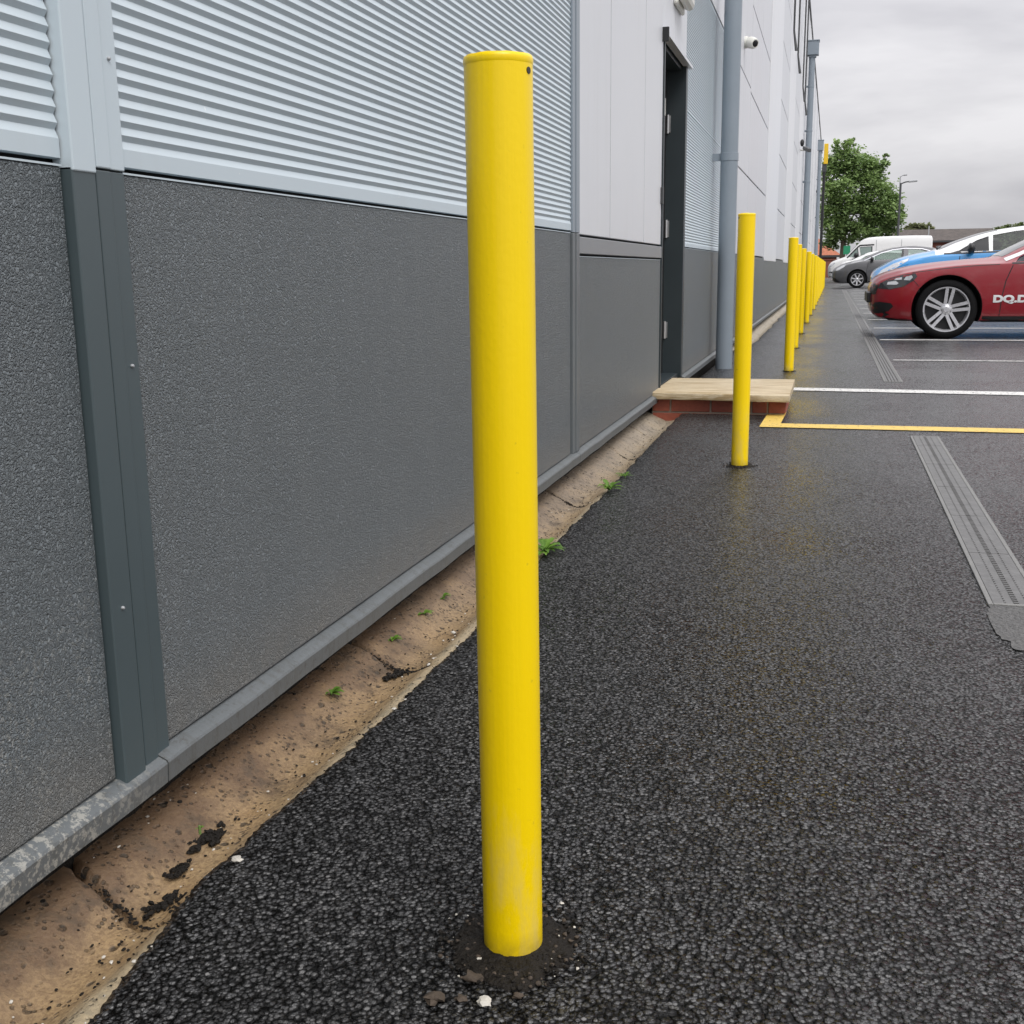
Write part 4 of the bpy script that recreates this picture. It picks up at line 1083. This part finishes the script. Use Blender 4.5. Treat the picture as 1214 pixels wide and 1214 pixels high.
# ---- dark grey hatchback
grey_st = [(0.0, .40, .56, .60, .62, .42, .40, .36), (.04, .26, .62, .68, .71, .60, .57, .46), (.16, .20, .72, .77, .80, .73, .69, .54), (.42, .18, .83, .88, .92, .83, .79, .60),
           (.75, .18, .92, .97, 1.01, .87, .83, .62), (1.05, .18, .98, 1.04, 1.08, .88, .84, .62), (1.35, .18, 1.0, 1.18, 1.22, .88, .84, .60), (1.8, .18, 1.02, 1.36, 1.40, .88, .83, .56),
           (2.3, .18, 1.03, 1.47, 1.51, .88, .83, .54), (2.8, .18, 1.04, 1.51, 1.55, .88, .83, .53), (3.4, .19, 1.06, 1.46, 1.50, .87, .82, .52), (3.9, .22, 1.08, 1.33, 1.37, .85, .80, .52), (4.25, .26, 1.06, 1.14, 1.17, .80, .76, .52), (4.40, .34, .8, .84, .86, .70, .68, .5)]
c = Car('parked_car', 'dark grey hatchback with clear side windows parked between the blue car and the van', at(986.5, 325, 46.3).x, 45.6, 1.76, grey_st, 'grey', True)
c.arch(.92, .33, .38); c.arch(3.62, .33, .38)
c.window([(1.22, 1.035), (1.75, 1.27), (2.15, 1.38), (2.55, 1.43), (2.55, 1.06)])
c.window([(2.72, 1.06), (2.72, 1.43), (3.2, 1.40), (3.75, 1.25), (3.95, 1.12), (3.8, 1.10)])
c.body()
for sg in (-1, 1):
    for x in (.92, 3.62): c.wheel(x, .325, .225, 7, False, sg, turn=.2, spw=.026)
    c.patch('headlight', [(.10, .64), (.16, .72), (.36, .84), (.50, .88), (.44, .80), (.24, .67)], 'lamp_clear', sg, .004)
    c.strip('window_frame', [(1.15, 1.015), (1.75, 1.285), (2.15, 1.395), (2.6, 1.445), (3.2, 1.42), (3.8, 1.26), (4.0, 1.13)], .028, 'chrome', sg, .006)
    c.mirror(1.42, 1.06, 'trim', sg, 1.2)
    c.strip('door_gap', [(1.28, .28), (1.24, .6), (1.3, .98)], .014, 'black', sg, .002)
    c.strip('door_gap', [(2.63, .28), (2.63, 1.04)], .014, 'black', sg, .002)
    c.patch('side_sill', [(1.32, .18), (1.32, .25), (3.2, .25), (3.2, .18)], 'trim', sg, .004)
    c.patch('air_intake', [(.012, .24), (.012, .40), (.12, .38), (.3, .22), (.15, .2)], 'trim', sg, .003)
# ---- white car, rear towards the wall
white_st = [(0.0, .45, .75, .80, .82, .50, .48, .42), (.05, .28, .88, .93, .96, .68, .64, .50), (.16, .24, .93, .98, 1.01, .76, .72, .54), (.45, .20, .97, 1.04, 1.08, .83, .79, .58),
            (.80, .19, .98, 1.20, 1.24, .86, .81, .56), (1.25, .18, .98, 1.36, 1.40, .87, .82, .54), (1.9, .18, .97, 1.42, 1.46, .87, .82, .54), (2.6, .18, .96, 1.36, 1.40, .87, .82, .55),
            (3.1, .18, .94, 1.10, 1.14, .87, .83, .60), (3.5, .18, .90, .96, 1.0, .86, .82, .62), (4.0, .2, .82, .86, .90, .80, .76, .60), (4.25, .3, .6, .64, .66, .60, .56, .5)]
c = Car('parked_car', 'white car backed in with a red tail light, behind the grey hatchback', at(995.5, 320, 51).x, 50.5, 1.74, white_st, 'white', True)
c.arch(.80, .31, .36); c.arch(3.35, .31, .36)
c.window([(.72, 1.03), (1.0, 1.22), (1.30, 1.31), (1.30, 1.02)])
c.window([(1.38, 1.02), (1.40, 1.32), (1.9, 1.36), (2.5, 1.31), (2.9, 1.05)])
c.body()
for sg in (-1, 1):
    for x in (.80, 3.35): c.wheel(x, .31, .21, 7, False, sg)
    c.patch('tail_light', [(.02, .76), (.02, .89), (.20, .90), (.34, .88), (.20, .80)], 'lamp_red', sg, .004)
c.patch('rear_window', [(.40, -.5), (.40, .5), (1.0, .48), (1.0, -.48)], 'glass_dark', 1, .003, 'z')
# ---- white van
van_st = [(0.0, .45, .70, .74, .76, .50, .48, .42), (.05, .30, .82, .88, .91, .74, .70, .56), (.16, .26, .95, 1.0, 1.04, .86, .82, .66), (.45, .25, 1.08, 1.14, 1.18, .93, .89, .72),
          (.80, .25, 1.18, 1.26, 1.30, .96, .92, .76), (1.05, .25, 1.22, 1.48, 1.52, .97, .93, .78), (1.4, .25, 1.25, 1.85, 1.90, .97, .93, .80), (1.62, .25, 1.25, 2.06, 2.12, .97, .94, .82),
          (1.95, .25, 1.25, 2.17, 2.24, .97, .94, .83), (2.6, .25, 1.25, 2.20, 2.28, .97, .94, .84), (4.0, .25, 1.25, 2.22, 2.30, .97, .94, .84), (4.9, .27, 1.25, 2.20, 2.28, .96, .93, .83), (4.96, .32, 1.22, 2.1, 2.18, .93, .90, .80)]
vx = at(981.3, 322, 62).x
c = Car('parked_van', 'white high-roof van parked farthest away in front of the tree', vx, 61.0, 1.94, van_st, 'vanwhite', False)
c.t['category'] = 'van'
c.arch(.92, .35, .40); c.arch(4.0, .35, .40)
c.window([(.98, 1.27), (1.42, 1.72), (1.50, 1.27)], 'quarter_window'); c.window([(1.58, 1.27), (1.50, 1.76), (2.12, 1.80), (2.14, 1.27)])
c.body()
for sg in (-1, 1):
    for x in (.92, 4.0): c.wheel(x, .34, .22, 6, False, sg)
    c.patch('headlight', [(.06, .80), (.10, .90), (.30, 1.03), (.36, .98), (.2, .82)], 'lamp_clear', sg, .004)
    c.strip('window_frame', [(.92, 1.24), (1.44, 1.78), (1.52, 1.84), (2.2, 1.87)], .07, 'trim', sg, .006)
    c.strip('side_trim', [(.0, .42), (.3, .45), (.5, .62)], .25, 'trim', sg, .006)
    c.strip('panel_gap', [(2.3, .5), (2.3, 2.1)], .02, 'band', sg, .004); c.strip('panel_gap', [(3.5, .5), (3.5, 2.1)], .02, 'band', sg, .004)
    c.mirror(1.35, 1.35, 'black', sg, 1.8)
c.patch('windscreen', [(.86, -.70), (.86, .70), (1.5, .66), (1.5, -.66)], 'glass_dark', 1, .004, 'z')

# ------------------------------------------------------------------ trees
def tree(name, label, cat, base, trunk, blobs, nleaf, ls, mleaf, seed, trunk_r=.25, group=None):
    """trunk: list of points; blobs: (centre, (rx,ry,rz)) foliage masses"""
    rr = random.Random(seed); base = Vector(base); t = thing(name, label, cat, base, group)
    b = MB(); pts = [base+Vector(p) for p in trunk]
    b.tube(pts, [trunk_r*(1-.72*i/(len(pts)-1)) for i in range(len(pts))], 10)
    tips = []
    for (c_, rad) in blobs:
        c_ = base+Vector(c_); k = min(len(pts)-1, max(1, int(len(pts)*rr.uniform(.35, .9)))); s_ = pts[k]
        mid = (s_+c_)/2+Vector((rr.uniform(-.3, .3), rr.uniform(-.3, .3), -.1*rr.random()))*trunk_r*3
        b.tube([s_, mid, c_], [trunk_r*.32, trunk_r*.2, trunk_r*.07], 6)
        for _ in range(5):
            e = c_+Vector((rr.uniform(-1, 1)*rad[0], rr.uniform(-1, 1)*rad[1], rr.uniform(-.5, 1)*rad[2]))*.8
            b.tube([c_, (c_+e)/2+Vector((0, 0, .1)), e], [trunk_r*.08, trunk_r*.05, trunk_r*.02], 5)
    obj('trunk', b, 'bark', t, smooth=True)
    b = MB(); tn = []; vs = []; fs = []
    vol = [r_[0]*r_[2] for _, r_ in blobs]; tot = sum(vol)
    for (c_, rad), vv in zip(blobs, vol):
        n = int(nleaf*vv/tot); c_ = base+Vector(c_)
        # sub-clumps
        K = max(6, n//45); cl = []
        for _ in range(K):
            d = Vector((rr.gauss(0, 1), rr.gauss(0, 1), rr.gauss(0, 1))).normalized(); q = rr.uniform(.35, 1.0)**.6
            cl.append((c_+Vector((d.x*rad[0], d.y*rad[1], d.z*rad[2]))*q, rr.random(), rr.uniform(.7, 1.4)))
        for j in range(n):
            cc, tt, sz = cl[rr.randrange(K)]; s_ = min(rad)*.21*sz
            p = cc+Vector((rr.gauss(0, s_), rr.gauss(0, s_), rr.gauss(0, s_*.7)))
            u = Vector((rr.gauss(0, 1), rr.gauss(0, 1), rr.gauss(0, .5))).normalized(); w_ = u.cross(Vector((rr.gauss(0, .6), rr.gauss(0, .6), 1))).normalized()
            L = ls*rr.uniform(.6, 1.3); i0 = len(vs)
            vs += [p-u*L*.5, p+w_*L*.38, p+u*L*.55, p-w_*L*.38]; fs.append((i0, i0+1, i0+2, i0+3)); tn.append(min(1, max(0, .55*tt+.45*rr.random())))
    b.add(vs, fs)
    me = bpy.data.meshes.new('crown'); me.from_pydata([tuple(v) for v in vs], [], fs); me.materials.append(M[mleaf]); add_tint(me, tn)
    link('crown', me, t); return t
TY = 88.0; k = TY/1370
bx = at(998, 310, TY).x
def tb(px, py, r, ry=None):
    p = at(px, py, TY); return ((p.x-bx, random.uniform(-.8, .8), p.z), (r*k, r*k*1.0, (ry or r)*k))
blobs = [tb(1003, 190, 20, 16), tb(1022, 200, 18, 18), tb(990, 208, 16, 20), tb(1000, 175, 12, 8), tb(1038, 208, 12, 14), tb(1046, 196, 7, 8), tb(1010, 228, 26, 22), tb(1038, 232, 20, 20), tb(1056, 248, 15, 18), tb(1064, 256, 9, 13),
         tb(985, 240, 14, 22), tb(988, 268, 15, 18), tb(1015, 258, 24, 18), tb(1042, 262, 20, 18), tb(1030, 278, 24, 11), tb(1008, 275, 14, 14), tb(984, 288, 10, 11), tb(1055, 275, 10, 10), tb(1012, 168, 4, 5), tb(1050, 186, 3, 5)]
tree('broadleaf_tree', 'large broadleaf tree with a pale trunk beyond the end of the building', 'tree', (bx, TY, 0), [(0, 0, 0), (.02, 0, 1.5), (.05, 0, 3.0), (.1, 0, 4.5), (.3, 0, 6.2), (.6, 0, 8), (.7, 0, 9.0)], blobs, 27000, .23, 'leaf', 5, .24)
# hedge trees on the right and pale tree behind the roof
def simple_tree(pxs, Y, label, mleaf, seed, n, ls, group, name='tree'):
    kk = Y/1370; b0 = at(sum(p[0] for p in pxs)/len(pxs), 317, Y); bl_ = []
    for (px, py, rx, rz) in pxs:
        p = at(px, py, Y); bl_.append(((p.x-b0.x, 0, p.z), (rx*kk, rx*kk*.8, rz*kk)))
    h = max(p[0][2] for p in bl_)
    tree(name, label, 'tree', (b0.x, Y, 0), [(0, 0, 0), (0, 0, h*.4), (.1, 0, h*.9)], bl_, n, ls, mleaf, seed, .16, group)
GT = 'distant trees beyond the car park'
simple_tree([(1078, 274, 8, 5), (1086, 271, 8, 6), (1095, 272, 8, 6), (1103, 274, 6, 4)], 150, 'pale low tree showing over the dark tiled roof', 'leaf_pale', 11, 2500, .45, GT)
simple_tree([(1182, 279, 12, 7), (1192, 277, 10, 8), (1185, 290, 14, 12)], 105, 'dark bushy tree at the right end of the tiled roof', 'leaf_dark', 12, 5000, .35, GT)
simple_tree([(1208, 276, 12, 8), (1220, 278, 14, 10), (1210, 292, 16, 12)], 100, 'dark bushy tree at the right edge above the red car', 'leaf_dark', 13, 5000, .35, GT)
simple_tree([(1240, 276, 16, 14), (1260, 280, 18, 14)], 110, 'dark tree just outside the right edge', 'leaf_dark', 14, 3000, .4, GT)

# ------------------------------------------------------------------ far buildings
def house(label, px0, px1, pyr, pye, Y, depth, roofm, hip=True, pyt=None):
    a = at(px0, pye, Y); c_ = at(px1, pye, Y); zr = at((px0+px1)/2, pyr, Y+depth/2).z; ze = a.z
    t = thing('house', label, 'building', ((a.x+c_.x)/2, Y, 0), 'low brick buildings beyond the car park')
    b = MB(); b.box(a.x, c_.x, Y, Y+depth, 0, ze); obj('wall', b, 'farbrick', t)
    b = MB(); o_ = .35; rr_ = depth/2 if hip else 0
    x0, x1, y0, y1 = a.x-o_, c_.x+o_, Y-o_, Y+depth+o_
    b.add([(x0, y0, ze), (x1, y0, ze), (x1, y1, ze), (x0, y1, ze), (x0+rr_, (y0+y1)/2, zr), (x1-rr_, (y0+y1)/2, zr)], [(0, 1, 5, 4), (2, 3, 4, 5), (1, 2, 5), (3, 0, 4), (0, 3, 2, 1)])
    obj('roof', b, roofm, t)
    b = MB(); b.box(x0, x1, y0-.03, y0+.03, ze-.16, ze-.01); obj('fascia', b, 'darkmetal', t)
    n = max(1, int((c_.x-a.x)/3.2))
    for i in range(n):
        xw = a.x+(c_.x-a.x)*(i+.5)/n
        b = MB(); b.box(xw-.55, xw+.55, Y-.03, Y+.02, ze*.35, ze*.8); f = obj('window', b, 'fascia', t)
        b = MB(); b.box(xw-.48, xw+.48, Y-.04, Y-.032, ze*.37, ze*.78); obj('pane', b, 'glass_dark', f)
    return t
house('long low brick building with a dark tiled roof behind the parked cars', 1063, 1178, 271.5, 286, 104, 8, 'roof_dark', False)
hs = thing('house', 'low brick building with a sloping orange tiled roof left of the tree trunk', 'building', (-1, 110, 0), 'low brick buildings beyond the car park')
a = at(950, 303, 112); c_ = at(992, 303, 112)
b = MB(); b.box(a.x, c_.x, 112, 120, 0, a.z); obj('wall', b, 'farbrick', hs)
b = MB(); zt = at(968, 286, 112).z; xr = at(968, 286, 112).x
b.add([(a.x-.5, 111.6, a.z), (c_.x+.4, 111.6, a.z), (c_.x+.4, 120, a.z), (a.x-.5, 120, a.z), (xr, 113.5, zt+.4), (xr, 118, zt+.4)], [(0, 1, 4), (1, 2, 5, 4), (2, 3, 5), (3, 0, 4, 5), (0, 3, 2, 1)])
obj('roof', b, 'roof_orange', hs)
b = MB(); b.box(a.x-.5, c_.x+.4, 111.55, 111.62, a.z-.2, a.z); obj('fascia', b, 'darkmetal', hs)
# low brick boundary wall across the far end
b = MB(); a = at(975, 317, 96); b.box(a.x-.2, a.x+24, 96, 96.3, 0, 1.35); b.box(a.x-.25, a.x+24.05, 95.95, 96.35, 1.35, 1.43)
tag(obj('boundary_wall', b, 'farbrick'), 'low red brick boundary wall across the far end of the car park', 'wall')

# small green sign by the tree
t = thing('sign', 'small green sign behind the white van beside the tree trunk', 'sign', (at(1004, 300, 80).x, 80, 0))
p = at(1004, 296, 80); b = MB(); b.box(p.x-.22, p.x+.22, 79.98, 80.02, p.z-.3, p.z+.25); obj('sign_panel', b, 'signgreen', t); b = MB(); b.tube([(p.x, 80.05, 0), (p.x, 80.05, p.z+.2)], .03, 8); obj('post', b, 'galv', t)
# lamp posts
def lamp_post(pxb, pxt, pyt, Y, m, label, arm, r=.07):
    p = at(pxt, pyt, Y); x = p.x; t = thing('lamp_post', label, 'lamp post', (x, Y, 0), 'lamp posts in the car park')
    b = MB(); b.lathe([(r*1.5, 0), (r*1.5, 1.2), (r, 1.3), (r*.75, p.z), (.001, p.z)], 12, (x, Y, 0)); obj('post', b, m, t, smooth=True)
    b = MB(); b.tube([(x, Y, p.z-.05), (x+arm*.3, Y-.1, p.z+.05), (x+arm*.6, Y-.2, p.z+.08)], r*.5, 8); obj('arm', b, m, t, smooth=True)
    b = MB(); b.obox((x+arm*.8, Y-.25, p.z+.08), (1, -.2, .05), (0, 1, 0), (0, 0, 1), abs(arm)*.30, .16, .06); obj('lamp_head', b, 'galv', t, bevel=.03)
lamp_post(1064, 1068, 217, 84, 'darkmetal', 'dark lamp post with a short arm at the right edge of the big tree', .95, .085)
lamp_post(1065, 1067.5, 209, 110, 'galv', 'thin pale lamp post with a small head just behind the dark one', .5, .07)
p = at(1101.5, 268, 74)
b = MB(); b.lathe([(.04, 0), (.035, p.z), (.001, p.z)], 10, (p.x, 74, 0)); tag(obj('pole', b, 'galv', smooth=True), 'thin pale pole in front of the dark tiled roof', 'pole')

# ------------------------------------------------------------------ world and light
SUN_EL, SUN_AZ = 52, 140   # azimuth measured from +Y towards +X
w = bpy.data.worlds.new('World'); sc.world = w; w.use_nodes = True
nt = w.node_tree; bg = nt.nodes['Background']; bg.inputs[1].default_value = .1
sky = nt.nodes.new('ShaderNodeTexSky'); sky.sky_type = 'NISHITA'; sky.sun_disc = False
sky.sun_elevation = R(SUN_EL); sky.sun_rotation = R(SUN_AZ); sky.air_density = 1; sky.dust_density = 4
tc = nt.nodes.new('ShaderNodeTexCoord')
def nn(typ, **k):
    o = nt.nodes.new(typ)
    for a_, v in k.items(): setattr(o, a_, v)
    return o
def mth(op, a_, b_=0.):
    o = nn('ShaderNodeMath', operation=op)
    for i, v in enumerate((a_, b_)):
        if isinstance(v, bpy.types.NodeSocket): nt.links.new(v, o.inputs[i])
        else: o.inputs[i].default_value = v
    return o.outputs[0]
sp = nn('ShaderNodeSeparateXYZ'); nt.links.new(tc.outputs['Generated'], sp.inputs[0])
z = mth('MAXIMUM', sp.outputs[2], 0.)
zz = mth('ADD', z, .30)
cmb = nn('ShaderNodeCombineXYZ'); nt.links.new(mth('DIVIDE', sp.outputs[0], zz), cmb.inputs[0]); nt.links.new(mth('DIVIDE', sp.outputs[1], zz), cmb.inputs[1])
no = nn('ShaderNodeTexNoise'); nt.links.new(cmb.outputs[0], no.inputs['Vector']); no.inputs['Scale'].default_value = 1.15; no.inputs['Detail'].default_value = 6; no.inputs['Roughness'].default_value = .52; no.inputs['Distortion'].default_value = .3
rp = nn('ShaderNodeValToRGB'); nt.links.new(no.outputs['Fac'], rp.inputs[0])
rp.color_ramp.elements[0].position = .41; rp.color_ramp.elements[0].color = (.72, .715, .76, 1)
rp.color_ramp.elements[1].position = .59; rp.color_ramp.elements[1].color = (1.07, 1.06, 1.09, 1)
# overcast luminance: horizon 1, zenith about 2.4
lum = mth('MULTIPLY', mth('ADD', 1., mth('MULTIPLY', z, 2.75)), 5.75)
sc_ = nn('ShaderNodeVectorMath', operation='SCALE'); nt.links.new(rp.outputs[0], sc_.inputs[0]); nt.links.new(lum, sc_.inputs['Scale'])
hs_ = nn('ShaderNodeHueSaturation'); hs_.inputs['Saturation'].default_value = .15; nt.links.new(sky.outputs[0], hs_.inputs['Color'])
mx = nn('ShaderNodeMix', data_type='RGBA'); mx.inputs[0].default_value = .92; nt.links.new(hs_.outputs[0], mx.inputs[6]); nt.links.new(sc_.outputs[0], mx.inputs[7])
nt.links.new(mx.outputs[2], bg.inputs[0])
sun = bpy.data.objects.new('sun', bpy.data.lights.new('sun', 'SUN')); COL.objects.link(sun)
sun.data.energy = 1.4; sun.data.angle = R(25); sun.data.color = (1, .97, .93)
d = Vector((math.sin(R(SUN_AZ))*math.cos(R(SUN_EL)), math.cos(R(SUN_AZ))*math.cos(R(SUN_EL)), math.sin(R(SUN_EL))))
sun.rotation_euler = (-d).to_track_quat('-Z', 'Y').to_euler()

sc.view_settings.view_transform = 'Standard'; sc.view_settings.look = 'None'; sc.view_settings.gamma = 1
sc.view_settings.exposure = 0.15
sc.render.resolution_x = sc.render.resolution_y = 1024
